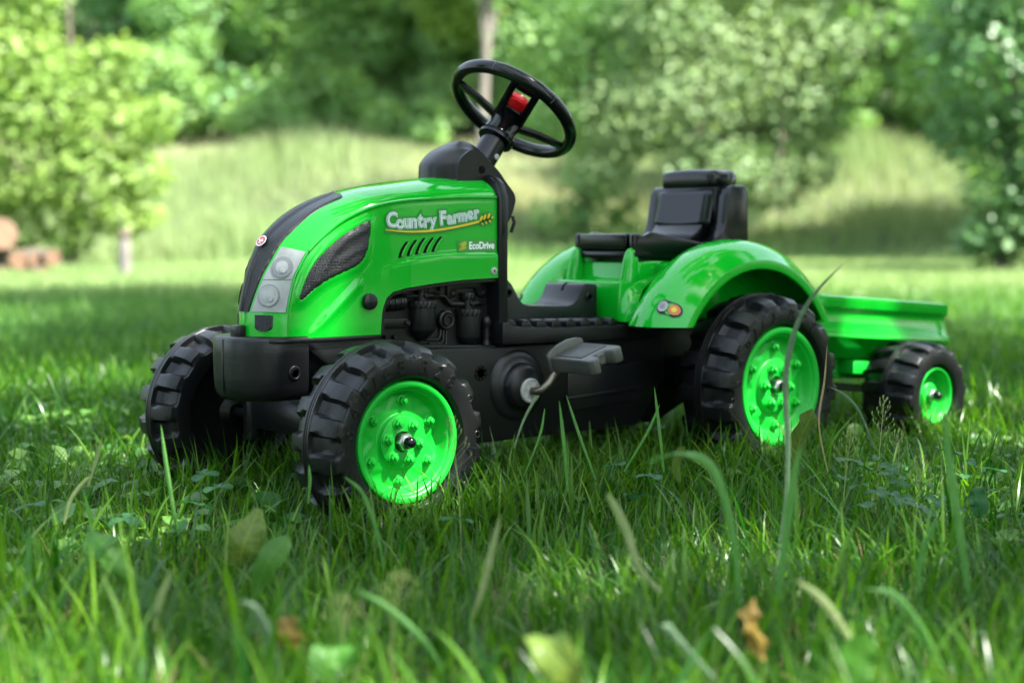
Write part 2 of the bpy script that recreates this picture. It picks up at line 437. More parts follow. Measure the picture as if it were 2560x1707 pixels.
# low shrubs that edge the wood
shrub = make_tree('shrub', 'mid', [(0, 0, 0.75, 0.62), (0.6, 0.1, 0.55, 0.5), (-0.55, 0.2, 0.6, 0.5), (0.1, -0.4, 0.5, 0.45), (0.15, 0.2, 1.2, 0.4)], 0.9, 0.04, 2600, 0.13, BARK)
for i, (r, f, rz, s, lab) in enumerate([
 (-5.1, 32.6, 0, 1.15, 'low green shrub at the wood edge beside the bright bush'),
 (-3.3, 32.8, 2, 1.2, 'low green shrub on the meadow crest left of the pale trunk'),
 (-2.0, 32.4, 4, 0.9, 'small green shrub at the foot of the pale trunk'),
 (0.9, 32.0, 5, 1.3, 'green shrub at the wood edge below the steering wheel rim')]):
    t = shrub if i == 0 else copy_tree(shrub)
    place(t, r, f, lab, 'shrub', 'shrubs along the wood edge', rz, s)

edge = make_tree('edge_bush', 'mid', [(0, 0, 0.9, 0.85), (0.8, 0.1, 1.3, 0.75), (-0.8, 0, 1.5, 0.8), (0.1, 0.2, 2.2, 0.9), (-0.5, 0.2, 3.0, 0.7), (0.6, 0.1, 3.2, 0.75), (1.0, -0.1, 2.3, 0.55), (0, 0, 4.0, 0.6), (-1.1, -0.1, 0.6, 0.5), (0.9, -0.2, 0.5, 0.5)], 3, 0.06, 8500, 0.15, BARK, shell=0.62)
for i, (r, f, rz, s, lab) in enumerate([
 (-7.3, 33.4, 0.4, 1.0, 'leafy bush of the wood edge beside the top of the bright bush'),
 (-5.3, 34.2, 1.9, 1.15, 'leafy bush of the wood edge left of the tractor hood'),
 (-3.4, 33.8, 3.1, 1.0, 'leafy bush of the wood edge above the front of the hood'),
 (-1.9, 34.0, 4.6, 0.95, 'leafy bush of the wood edge just left of the pale trunk'),
 (0.5, 33.6, 5.2, 1.0, 'leafy bush of the wood edge right of the pale trunk'),
 (7.2, 32.6, 0.9, 0.9, 'leafy bush of the wood edge in the gap between the right trees'),
 (9.6, 31.5, 2.2, 1.0, 'leafy bush of the wood edge behind the blue green tree')]):
    t = edge if i == 0 else copy_tree(edge)
    place(t, r, f, lab, 'bush', 'bushes of the wood edge', rz, s)

# the pale trunked tree, its bare trunk showing behind the steering wheel
birch = make_tree('pale_trunk_tree', 'bright', [(x * 1.0, y, z + 3.1, q) for x, y, z, q in lobes_for(2.2, 0.2, 4.5, 13, 21)] + [(0, -0.6, 4.9, 0.7), (0.5, -0.5, 5.4, 0.9), (-0.5, -0.5, 5.6, 0.9), (-0.4, -0.5, 4.6, 0.45), (0.5, -0.4, 4.4, 0.5), (-1.0, -0.4, 3.6, 0.5)], 7.5, 0.125, 14000, 0.17, PALEBARK, limbs=9)
place(birch, -0.66, 31.0, 'tree with a pale grey trunk standing behind the steering wheel', 'tree')
# big bright bush at the left
bush = make_tree('bright_bush', 'bright', [(-0.62, 0, 2.55, 0.74), (-0.75, 0.1, 3.3, 0.74), (-0.12, -0.1, 1.95, 0.74), (0.44, 0, 2.38, 0.47), (0.74, 0, 2.62, 0.27), (0.5, -0.1, 1.7, 0.62), (0.99, 0, 1.76, 0.40), (1.18, 0, 1.95, 0.22), (0.25, -0.15, 1.08, 0.66),
    (0.87, 0, 1.14, 0.43), (-0.5, -0.1, 1.2, 0.74), (0.68, -0.1, 0.65, 0.37), (-0.6, 0, 0.46, 0.37), (0.99, -0.05, 0.64, 0.22), (0.12, -0.2, 0.4, 0.33), (-1.3, 0, 2.2, 0.9), (-1.5, 0, 3.4, 0.9), (-1.3, 0.2, 1.0, 0.8), (-0.3, 0.3, 4.1, 0.7), (-1.1, 0.3, 4.4, 0.9)], 3.0, 0.10, 17000, 0.105, BARK, shell=0.62)
place(bush, -5.48, 18.3, 'large bright yellow green bush at the left edge of the lawn', 'bush', None, math.atan2(cr.y, cr.x))
# grey green bush and a yellow green tree right of the steering wheel
willow = make_tree('grey_green_bush', 'grey', [(0, 0, 2.3, 1.1), (0.9, 0, 2.9, 1.0), (-0.9, 0.2, 2.2, 0.9), (1.7, 0.1, 2.2, 0.8), (0.3, -0.3, 1.3, 0.75), (1.2, -0.2, 1.15, 0.6), (-0.3, 0.2, 3.6, 1.0), (1.3, 0.3, 3.8, 0.9), (2.2, 0, 3.1, 0.7), (0.75, -0.3, 0.75, 0.4), (-0.2, 0.3, 4.7, 0.95), (1.0, 0.3, 5.0, 1.0), (2.1, 0.2, 4.3, 0.8), (2.9, 0.1, 3.4, 0.6), (1.9, -0.2, 1.35, 0.45), (-1.3, 0, 1.3, 0.5), (3.0, 0.2, 4.6, 0.6)], 3.0, 0.11, 17000, 0.115, BARK, shell=0.6)
place(willow, 2.75, 23.0, 'grey green bush behind the seat with drooping lower branches', 'bush', None, math.atan2(cr.y, cr.x))
lime = make_tree('yellow_green_tree', 'mid', [(0.2, -0.1, 0.55, 0.6), (-0.5, 0, 0.5, 0.45), (0.9, -0.1, 0.5, 0.45), (0, 0, 2.1, 0.85), (0.4, 0.2, 3.0, 1.1), (-0.5, 0, 3.3, 0.9), (0.3, 0, 4.2, 1.2), (-0.8, 0, 2.2, 0.6), (0.9, 0, 2.0, 0.7), (0.2, -0.3, 1.2, 0.6), (1.5, 0.2, 3.6, 0.9), (-0.9, 0.3, 4.6, 1.0)], 4, 0.12, 10000, 0.125, BARK, shell=0.55)
place(lime, 1.15, 24.2, 'yellow green tree right behind the steering wheel', 'tree', None, math.atan2(cr.y, cr.x))
tall = make_tree('pale_green_tree', 'bright', lobes_for(1.9, 1.9, 6.0, 13, 31), 5, 0.12, 12000, 0.14, BARK)
place(tall, 4.9, 27.5, 'pale green tree above and right of the seat', 'tree', None, 0.4)
# darker blue green tree at the right edge
right = make_tree('blue_green_tree', 'blue', [(0, 0, 2.1, 0.85), (0.7, 0, 1.4, 0.9), (-0.35, 0.1, 1.45, 0.45), (0.4, -0.2, 0.95, 0.55), (0.2, 0.2, 3.0, 0.9), (-0.4, 0.2, 2.6, 0.5), (1.3, 0.1, 2.4, 1.0), (0.9, 0.2, 3.6, 0.9), (-0.2, -0.25, 0.82, 0.30), (-0.2, 0.1, 3.7, 0.6), (0.15, -0.1, 0.62, 0.36), (0.65, -0.1, 0.5, 0.45), (1.1, 0, 0.7, 0.6), (0.25, 0.1, 0.30, 0.38), (-0.1, 0.2, 0.28, 0.28), (0.9, 0.1, 0.3, 0.4), (0.0, -0.35, 0.45, 0.35), (0.3, -0.4, 0.6, 0.4), (-0.3, -0.3, 0.4, 0.3)], 3, 0.07, 13500, 0.10, BARK, shell=0.58)
place(right, 5.05, 15.3, 'blue green broadleaf tree at the right edge of the lawn', 'tree', None, math.atan2(cr.y, cr.x))

# two tall trees beside the camera: their crowns throw the dappled shade over the tractor
SUN_CUTS = [((0.03, -0.25, 0.07), 0.10), ((0.012, -0.07, 0.270), 0.065), ((0.0, -0.07, 0.375), 0.06), ((1.09, -0.16, 0.12), 0.14), ((1.21, -0.25, 0.09), 0.10), ((0.70, -0.25, 0.11), 0.10), ((0.43, -0.2, 0.215), 0.05), ((0.82, -0.16, 0.37), 0.06)]  # spots to be sunlit: the shade crowns are cut open towards them
for (gr, gf, gq) in ((-0.46, 1.80, 0.10), (-0.52, 1.72, 0.07), (-0.33, 1.10, 0.16), (-0.12, 1.08, 0.13), (0.04, 1.10, 0.13), (0.24, 1.16, 0.15), (0.40, 1.18, 0.16), (-0.42, 1.32, 0.10), (0.12, 1.50, 0.10), (0.42, 1.62, 0.11), (0.25, 1.72, 0.09), (0.62, 2.15, 0.12), (-0.15, 1.28, 0.08), (-0.5, 1.55, 0.08), (0.05, 1.66, 0.06), (0.55, 1.95, 0.10), (-0.2, 1.45, 0.06), (0.30, 1.36, 0.07), (-0.62, 2.4, 0.12), (-0.9, 2.9, 0.14), (0.85, 2.6, 0.14), (-1.2, 3.6, 0.2), (-1.9, 5.0, 0.25), (1.05, 3.2, 0.18)):
    p = rf(gr, gf, 0.03); SUN_CUTS.append(((p.x, p.y, p.z), gq))
def shade_tree(name, lab, r, f, fr, ff, h, rad, n, seed, kind):
    """crown placed so that its shadow's centre falls at (fr, ff)"""
    off = h / math.tan(SUN_EL)
    c = rf(fr, ff) + sh * off
    base = rf(r, f)
    g = np.random.default_rng(seed); lobes = []
    for i in range(38):
        a = g.random() * 6.283; q = math.sqrt(g.random())
        lobes.append((c.x - base.x + rad[0] * q * math.cos(a), c.y - base.y + rad[1] * q * math.sin(a), h + (g.random() - 0.45) * 1.8, 0.45 + 0.55 * g.random()))
    t = make_tree(name, kind, lobes, h * 0.95, 0.20, n, 0.15, BARK, shell=0.3, limbs=12, sun_cuts=SUN_CUTS, origin=base)
    t.location = base
    return tag(t, lab, 'tree')
shade_tree('shade_tree', 'tall broadleaf tree beside the camera spreading shade over the tractor', 5.2, 0.3, 0.15, 2.3, 6.0, (3.0, 3.0), 24000, 11, 'mid')
shade_tree('shade_tree', 'tall broadleaf tree further along throwing shade over the left lawn', 4.9, 4.2, -3.2, 6.6, 9.0, (4.2, 4.0), 18000, 8, 'mid')

# ================================================================== THE PEDAL TRACTOR  (x = rearward, y = away from the camera, z = up)
T = empty('pedal_tractor')
tag(T, 'green and black childrens pedal tractor standing in the shaded grass', 'pedal tractor')

# ---------------------------------------------------------------- hood
C0 = [(-0.0935, 0.2560), (-0.0925, 0.2903), (-0.0816, 0.3337), (-0.0736, 0.356), (-0.0577, 0.3873), (-0.0392, 0.4049), (-0.0125, 0.4237), (0.0173, 0.4389), (0.0559, 0.4533), (0.0925, 0.464), (0.1416, 0.4722), (0.2256, 0.4819), (0.2961, 0.4855)]
C2 = [(-0.0585, 0.2560, 0.0596), (-0.0568, 0.2893, 0.0596), (-0.0464, 0.3344, 0.0606), (-0.0367, 0.3542, 0.0621), (-0.0242, 0.3746, 0.0641), (-0.0120, 0.3865, 0.0659), (0.0080, 0.4030, 0.0687), (0.0300, 0.4173, 0.0711), (0.0607, 0.4304, 0.0741), (0.0925, 0.4387, 0.0768), (0.1416, 0.4452, 0.078), (0.2256, 0.4502, 0.078), (0.2961, 0.4515, 0.078)]
TS = np.arange(len(C0), dtype=float)
def smooth_curve(pts):
    """Catmull-Rom through the rows, sampled by row number"""
    P = np.array(pts, float)
    def at(t):
        i = int(min(max(math.floor(t), 0), len(P) - 2)); u = t - i
        p1, p2 = P[i], P[i + 1]
        m1 = (P[i + 1] - P[max(i - 1, 0)]) * (0.5 if i > 0 else 1.0)
        m2 = (P[min(i + 2, len(P) - 1)] - P[i]) * (0.5 if i + 2 < len(P) else 1.0)
        if i == 0: m1 = p2 - p1
        if i <= 1 and t < 1: m2 = p2 - p1
        return (2*u**3-3*u**2+1)*p1 + (u**3-2*u**2+u)*m1 + (-2*u**3+3*u**2)*p2 + (u**3-u**2)*m2
    return at
c0f, c2f = smooth_curve(C0), smooth_curve(C2)
def hood_pt(t, s):
    """t along the hood (0 = front bottom, 12 = rear), s across it (-1 near side ... 1 far side)"""
    a = c0f(t); b = c2f(t); q = abs(s)
    k = min(max((t - 3.0) / 4.5, 0), 1); k = k * k * (3 - 2 * k)
    ea = 1.55 + 0.55 * k; eb = 1.0 - 0.42 * k
    wgt = max(0.0, 1 - q ** ea) ** eb
    x = b[0] + (a[0] - b[0]) * wgt; z = b[1] + (a[1] - b[1]) * wgt
    return Vector((x, math.copysign(b[2] * q, s), z))
def hood_nrm(t, s):
    e = 1e-3
    s = max(min(s, 0.985), -0.985)
    a = hood_pt(min(t + e, 12), s) - hood_pt(max(t - e, 0), s); b = hood_pt(t, s + e) - hood_pt(t, s - e)
    n = a.cross(b).normalized()
    ctr = Vector((0.12, 0, 0.30))
    return n if n.dot(hood_pt(t, s) - ctr) > 0 else -n
def side_y(x): return interp(x, [-0.09, -0.05, 0, 0.1, 0.3], [0.0585, 0.060, 0.068, 0.078, 0.078])
def hood_top(x):
    return interp(x, [c[0] for c in C2], [c[1] for c in C2])
BOT = [(-0.0585, 0.2560), (0.0868, 0.2560), (0.0885, 0.285), (0.0905, 0.297), (0.0945, 0.3075), (0.1046, 0.3156), (0.1275, 0.3209), (0.1714, 0.3258), (0.2318, 0.3305), (0.2992, 0.3323)]
def hood_bot(x): return interp(x, [c[0] for c in BOT], [c[1] for c in BOT])
def crease_z(x): return interp(x, [0.09, 0.1058, 0.1487, 0.2006, 0.2406, 0.30], [0.352, 0.3556, 0.3628, 0.3679, 0.3692, 0.3684])
LEAF = [(0.0696, .4160), (0.0648, .4174), (0.0428, .4076), (0.0195, .3952), (-0.0035, .3775), (-0.0182, .36), (-0.03, .3411), (-0.0389, .3196), (-0.0419, .3102), (-0.0384, .306), (-0.0333, .3086), (-0.0186, .3219), (0.0005, .3338), (0.0267, .3444), (0.0502, .3537), (0.0613, .3661), (0.0669, .3841), (0.0698, .4049)]
def seg_dist(px, pz, poly):
    d = 1e9
    for i in range(len(poly)):
        ax, az = poly[i]; bx, bz = poly[(i + 1) % len(poly)]
        vx, vz = bx - ax, bz - az; t = max(0, min(1, ((px - ax) * vx + (pz - az) * vz) / (vx * vx + vz * vz + 1e-12)))
        d = min(d, math.hypot(px - ax - t * vx, pz - az - t * vz))
    return d
def side_off(x, z):
    """relief of the side wall: lower panel step, bulge round the mesh window, swoosh below it, front fold"""
    o = 0.0
    q = (crease_z(x) - z) / 0.0028; st = 1 / (1 + math.exp(-max(-30, min(30, q * 3))))
    o += 0.0032 * st * min(1, max(0, (x - 0.085) / 0.05))
    d = seg_dist(x, z, LEAF)
    o += 0.0022 * math.exp(-(d / 0.006) ** 2)
    # diagonal groove running down and forward below the mesh window
    zl = 0.335 - 0.92 * (0.052 - x) if x < 0.052 else 0.335
    if -0.03 < x < 0.06: o += 0.0026 * math.exp(-((z - zl + 0.006) / 0.0075) ** 2) * min(1, (x + 0.03) / 0.03) * min(1, (0.06 - x) / 0.012)
    # rounded top: tuck in just below the roof crease
    dt = hood_top(x) - z
    o -= 0.0016 * math.exp(-(dt / 0.0022) ** 2)
    return o
def side_pt(x, z, sgn=-1, off=0.0): return Vector((x, sgn * (side_y(x) + side_off(x, z) + off), z))

hood = MB()
ts = np.concatenate([[0, 0.5, 1.0], np.linspace(1.12, 12, 62)]); ss = np.sin(np.linspace(-1, 1, 45) * math.pi / 2) * 0.5 + np.linspace(-1, 1, 45) * 0.5
hood.grid([[hood_pt(t, s) for s in ss] for t in ts])
xs = np.concatenate([np.linspace(-0.0585, 0.0868, 60), np.linspace(0.0873, 0.0965, 9), np.linspace(0.099, 0.2992, 74)])
for sg in (-1, 1):
    rows = []
    for x in xs:
        zb, zt = hood_bot(x), hood_top(min(x, 0.2961))
        if x < -0.0568: zt = max(zt, 0.2893 * (x + 0.0585) / 0.0017 + 0.2560 * (1 - (x + 0.0585) / 0.0017))
        rows.append([side_pt(x, zb + (zt - zb) * q, sg) if 0 < q < 1 else Vector((x, sg * (side_y(x) + (side_off(x, zb) if q == 0 else 0)), zb + (zt - zb) * q)) for q in np.linspace(0, 1, 40)])
    hood.grid(rows)
    # inward return of the lower edge so that the shell has a thickness
    hood.grid([[Vector((r[0].x, r[0].y, r[0].z)), Vector((r[0].x, r[0].y - sg * 0.006, r[0].z + 0.0005))] for r in rows])
ho = hood.build('hood', M['green'], T, sharp=26)
ho.data.materials[0] = M['green']

# raised moulding along the roof crease (the roof overhangs the side wall)
for sg in (-1, 1):
    mb = MB(); rows = []
    for t in np.linspace(3.9, 12, 60):
        b = c2f(t); y = sg * b[2]
        rows.append([Vector((b[0], y - sg * 0.001, b[1] + 0.0035)), Vector((b[0], y + sg * 0.0022, b[1] + 0.0022)), Vector((b[0] + 0.0002, y + sg * 0.0026, b[1] + 0.0002)), Vector((b[0] + 0.0006, y + sg * 0.0016, b[1] - 0.0014)), Vector((b[0] + 0.0006, y - sg * 0.002, b[1] - 0.0014))])
    mb.grid(rows); mb.build('roof_moulding', M['green'], ho, sharp=50)

# front mesh strip down the middle of the hood
def strip_half(t):
    b = c2f(t)[2]
    return interp(t, [1, 2, 3, 4, 5, 6, 7, 12], [0.0125, 0.020, 0.0245, 0.030, 0.0335, 0.035, 0.035, 0.035]) / b
mb = MB(); rows = []
for t in np.linspace(1.03, 8.12, 90):
    k = max(0, (t - 7.75) / 0.37); hw = strip_half(t) * math.sqrt(max(0.0, 1 - k * k)) if k > 0 else strip_half(t)
    row = []
    for q in np.linspace(-1, 1, 33):
        s = q * max(hw, 0.004); aq = abs(q)
        lift = 0.0022 * (1 if aq < 0.93 else (1 - (aq - 0.93) / 0.07))
        lift += 0.0022 * math.exp(-((aq - 0.0) / 0.13) ** 2) - 0.0011 * math.exp(-((aq - 0.24) / 0.05) ** 2)
        row.append(hood_pt(t, s) + hood_nrm(t, s) * lift)
    rows.append(row)
mb.grid(rows); strip = mb.build('front_grille', M['weave'], T, recalc=False, sharp=60)
uv_from(strip, lambda c: (c.y * 0.8, (c.z + c.x) * 0.72))
# oval badge on the strip
def on_hood(t, s, lift):
    p = hood_pt(t, s); n = hood_nrm(t, s)
    u = Vector((0, 1, 0)); u = (u - n * u.dot(n)).normalized(); v = n.cross(u)
    if v.z < 0: v = -v
    return Matrix(((u.x, v.x, n.x, p.x + n.x * lift), (u.y, v.y, n.y, p.y + n.y * lift), (u.z, v.z, n.z, p.z + n.z * lift), (0, 0, 0, 1)))
def disc_pts(rx, ry, n=28, z=0, cx=0, cy=0, a=0):
    return [Vector((cx + rx * math.cos(t) * math.cos(a) - ry * math.sin(t) * math.sin(a), cy + rx * math.cos(t) * math.sin(a) + ry * math.sin(t) * math.cos(a), z)) for t in np.linspace(0, 2 * math.pi, n, endpoint=False)]
def flat(mb, pts, mtx=None):
    return mb.add(pts, [tuple(range(len(pts)))], mtx)
bm_ = on_hood(3.95, -0.02, 0.0042)
bd = flat(MB(), disc_pts(0.0105, 0.0085)).build('badge', M['decalwhite'], strip, recalc=False); bd.matrix_local = bm_
mb = MB(); flat(mb, disc_pts(0.0088, 0.0068, z=0.0005))
ov = mb.build('badge_oval', M['redprint'], T, recalc=False); ov.matrix_local = bm_
ov.parent = strip
mb = MB()
for (x, y, rx, ry, a) in ((-0.0035, 0.0005, 0.003, 0.0011, 0.7), (0.0, -0.0005, 0.0026, 0.0012, -0.4), (0.0035, 0.001, 0.0028, 0.0010, 0.6), (0.0005, -0.0035, 0.0045, 0.0006, 0.05)):
    flat(mb, disc_pts(rx, ry, 14, 0.0009, x, y, a))
bl = mb.build('badge_lettering', M['decalwhite'], strip, recalc=False); bl.matrix_local = bm_

# headlight stickers, two panels on each side, each with a printed round lamp
def hood_patch(t0, t1, sg, lift, s_in, s_out, n=14, m_=14):
    rows = []
    for t in np.linspace(t0, t1, n):
        a, b = s_in(t), s_out(t)
        rows.append([hood_pt(t, sg * (a + (b - a) * q)) + hood_nrm(t, sg * (a + (b - a) * q)) * lift for q in np.linspace(0, 1, m_)])
    return rows
for sg in (-1, 1):
    for k, (t0, t1) in enumerate(((1.05, 2.02), (2.05, 3.86))):
        mb = MB().grid(hood_patch(t0, t1, sg, 0.0012 + 0.0002 * k, lambda t: strip_half(t) + 0.06, lambda t: 0.965))
        hl = mb.build('headlight', M['lens'], T, recalc=False)
        tc_, sc_ = ((1.52, 0.60), (2.85, 0.70))[k]
        mx = on_hood(tc_, sg * sc_, 0.0022)
        rd = 0.0150
        lay = [('lamp_ring', M['lensring'], rd * 1.03, 0.0), ('lamp_disc', M['lensdark'] if k else M['lens'], rd * 0.95, 0.0004), ('lamp_reflector', M['lens'] if k else M['lenslight'], rd * 0.60, 0.0008)]
        for nm, mm, r, z in lay:
            V = [Vector((0, 0, z + 0.0002))] + [Vector((r * math.cos(a), r * math.sin(a), z)) for a in np.linspace(0, 2 * math.pi, 40, endpoint=False)]
            o = MB().add(V, [(0, 1 + i, 1 + (i + 1) % 40) for i in range(40)]).build(nm, mm, hl, recalc=False); o.matrix_local = mx
        o = flat(MB(), disc_pts(rd * 0.30, rd * 0.24, 20, 0.0022, -rd * 0.25 * -sg, -rd * 0.28, 0.5)).build('lamp_bulb', M['lenslight'] if k else M['lens'], hl, recalc=False); o.matrix_local = mx
    # little fog grille in the front panel
    rows = []
    for t in np.linspace(0.28, 0.93, 10):
        k = (0.93 - t) / 0.65; hw = 0.19 * (1 if k < 0.7 else math.sqrt(max(0.05, 1 - ((k - 0.7) / 0.32) ** 2)))
        rows.append([hood_pt(t, sg * (0.55 + hw * q)) + hood_nrm(t, sg * (0.55 + hw * q)) * (0.0016 if 0 < abs(q) < 0.9 else 0.0002) for q in np.linspace(-1, 1, 12)])
    fg = MB().grid(rows).build('fog_grille', M['weave'], T, recalc=False, sharp=60); uv_from(fg, lambda c: (c.y * 0.7, c.z * 0.7))

# leaf shaped mesh windows in the sides
def fill_poly(poly, n=22):
    """triangulated fill of a polygon in x/z: returns points and faces"""
    bm = bmesh.new(); vs = [bm.verts.new((a, 0, b)) for a, b in poly]; bm.faces.new(vs)
    bmesh.ops.triangulate(bm, faces=bm.faces)
    bmesh.ops.subdivide_edges(bm, edges=bm.edges, cuts=2, use_grid_fill=True)
    bm.verts.index_update(); P = [v.co.copy() for v in bm.verts]; F = [tuple(v.index for v in f.verts) for f in bm.faces]; bm.free()
    return P, F
def round_poly(poly, k=2):
    for _ in range(k):
        out = []
        for i in range(len(poly)):
            a, b = poly[i], poly[(i + 1) % len(poly)]
            out += [(a[0] * .75 + b[0] * .25, a[1] * .75 + b[1] * .25), (a[0] * .25 + b[0] * .75, a[1] * .25 + b[1] * .75)]
        poly = out
    return poly
def arc_band(p, pts, wd):
    d = 1e9
    for i in range(len(pts) - 1):
        d = min(d, seg_dist(p[0], p[1], [pts[i], pts[i + 1]]))
    return math.exp(-(d / wd) ** 2)
LR = round_poly(LEAF, 1)
for sg in (-1, 1):
    gx = np.linspace(-0.044, 0.072, 66); rows = {}
    bm = bmesh.new(); vs = [bm.verts.new((a, 0, b)) for a, b in LR]; fc = bm.faces.new(vs)
    for v_ in range(1, 26):
        z = 0.304 + (0.42 - 0.304) * v_ / 26
        bmesh.ops.bisect_plane(bm, geom=bm.verts[:] + bm.edges[:] + bm.faces[:], plane_co=(0, 0, z), plane_no=(0, 0, 1))
    for v_ in range(1, 26):
        x = -0.044 + 0.116 * v_ / 26
        bmesh.ops.bisect_plane(bm, geom=bm.verts[:] + bm.edges[:] + bm.faces[:], plane_co=(x, 0, 0), plane_no=(1, 0, 0))
    bm.verts.index_update(); P = [(v.co.x, v.co.z) for v in bm.verts]; F = [tuple(v.index for v in f.verts) for f in bm.faces]; bm.free()
    V = []
    for (x, z) in P:
        d = seg_dist(x, z, LR)
        o = 0.0028 * min(1, d / 0.0022)
        o += 0.0030 * arc_band((x, z), [(0.062, 0.406), (0.030, 0.392), (0.008, 0.372), (-0.008, 0.346), (-0.014, 0.332)], 0.0038) - 0.0026 * arc_band((x, z), [(0.056, 0.4085), (0.024, 0.396), (0.000, 0.377), (-0.016, 0.350)], 0.0022)
        o += 0.0026 * arc_band((x, z), [(0.056, 0.380), (0.040, 0.3735), (0.022, 0.3615)], 0.0036) - 0.0024 * arc_band((x, z), [(0.053, 0.3835), (0.034, 0.3765), (0.018, 0.3655)], 0.002)
        V.append(Vector((x, sg * (side_y(x) + 0.0012 + o), z)))
    lw = MB().add(V, F).build('side_grille', M['weavebig'], T, sharp=70); uv_from(lw, lambda c: (c.x * 1.0, c.z * 1.0))
    # five slanted air slots behind it
    for (x1, z1, x0, z0) in ((0.1304, .3868, 0.1164, .3640), (0.1463, .3893, 0.1313, .3664), (0.1610, .3919, 0.1462, .3683), (0.1765, .3923, 0.1609, .3702), (0.1915, .3939, 0.1757, .3716)):
        pts = []
        for q in np.linspace(0, 1, 9):
            x = x0 + (x1 - x0) * q + 0.0 - 0.0022 * math.sin(q * math.pi); z = z0 + (z1 - z0) * q
            pts.append((x, z))
        w_ = 0.0024
        poly = [(x - w_ * .6, z) for x, z in pts] + [(x + w_, z) for x, z in reversed(pts)]
        vs_ = MB().prism([(a, b) for a, b in poly], sg * 0.0765, sg * 0.0792).build('vent_slot', M['hole'], T)
        lipb = MB().prism([(a, b) for a, b in [(x + w_ + 0.0003, z) for x, z in pts] + [(x + w_ + 0.0062, z + 0.0006) for x, z in reversed(pts)]], sg * 0.0768, sg * 0.0797)
        lipb.build('slot_louvre', M['green'], ho, bevel=0.0009, seg=2)
    # round black cap and the screw
    mb = MB().lathe([(0.0112, 0), (0.0116, -0.004), (0.0112, -0.0065), (0.0095, -0.0078), (0, -0.0082)], 'y', n=28)
    kc = mb.build('axle_cap', M['black'], T, loc=(0.0658, sg * 0.0748, 0.3033)); kc.scale = (1, -sg, 1)
    kc.data.name = 'axle_cap'
    sc = MB().lathe([(0.0056, 0.0), (0.0056, -0.0012), (0.0046, -0.0019), (0, -0.0019)], 'y', n=20).build('screw', M['white'], T, loc=(0.2891, sg * 0.0812, 0.3427)); sc.scale = (1, -sg, 1)
    hh = MB().lathe([(0.0022, -0.0019), (0.0019, -0.0022), (0, -0.0022)], 'y', n=6).build('screw_socket', M['hole'], sc)

# ---------------------------------------------------------------- stickers with lettering
def text_mesh(body, size, offset=0.0, extrude=0.0, bevel=0.0, outline=False):
    """one text as mesh points/faces in its own x/y plane, centred"""
    cu_ = bpy.data.curves.new('lettering_curve', 'FONT'); cu_.body = body; cu_.size = size
    cu_.align_x = 'CENTER'; cu_.align_y = 'CENTER'; cu_.offset = offset; cu_.extrude = extrude; cu_.bevel_depth = bevel
    cu_.resolution_u = 5; cu_.bevel_resolution = 1
    if outline: cu_.fill_mode = 'NONE'
    ob = bpy.data.objects.new('lettering_curve', cu_); COL.objects.link(ob)
    bpy.context.view_layer.update()
    dg = bpy.context.evaluated_depsgraph_get()
    me = ob.evaluated_get(dg).to_mesh()
    V = [v.co.copy() for v in me.vertices]; F = [tuple(p.vertices) for p in me.polygons]
    ob.evaluated_get(dg).to_mesh_clear()
    bpy.data.objects.remove(ob); bpy.data.curves.remove(cu_)
    return V, F
TX = {}
def char(body, size, offset=0.0):
    k = (body, size, offset)
    if k not in TX: TX[k] = text_mesh(body, size, offset)
    return TX[k]
def side_mtx(x, z, lift, rot=0.0, sx=1.0, sz=1.0):
    """sticker plane on the near side of the hood: right = +x, up = +z, towards the viewer = -y"""
    y = -(side_y(x) + lift)
    c, s = math.cos(rot), math.sin(rot)
    return Matrix(((c * sx, -s * sz, 0, x), (0, 0, -1, y), (s * sx, c * sz, 0, z), (0, 0, 0, 1)))
K = 5.6 * 1.0                                            # px of the photo detail per px
def px2x(px): return 0.0919 + (px - 340) / (1865 - 340) * (0.2906 - 0.0919) if px <= 1865 else 0.2906 + (px - 1865) * 0.00013
def px2z(px, py):  # detail pixel -> height on the side wall
    zt = 0.4035 + (530 - py) * 0.0001065
    q = (px - 340) / 1525
    return zt + q * 0.0004
letters = [('C', 430, 410, 0.0335, 0.02), ('o', 535, 440, 0.030, 0.0), ('u', 627, 428, 0.029, 0.02), ('n', 718, 425, 0.0305, 0.02), ('t', 810, 412, 0.032, 0.03), ('r', 893, 425, 0.029, 0.05), ('y', 982, 412, 0.030, 0.05),
           ('F', 1122, 382, 0.0315, 0.06), ('a', 1222, 378, 0.028, 0.07), ('r', 1302, 366, 0.028, 0.09), ('m', 1400, 345, 0.027, 0.11), ('e', 1512, 316, 0.028, 0.12), ('r', 1602, 303, 0.028, 0.14)]
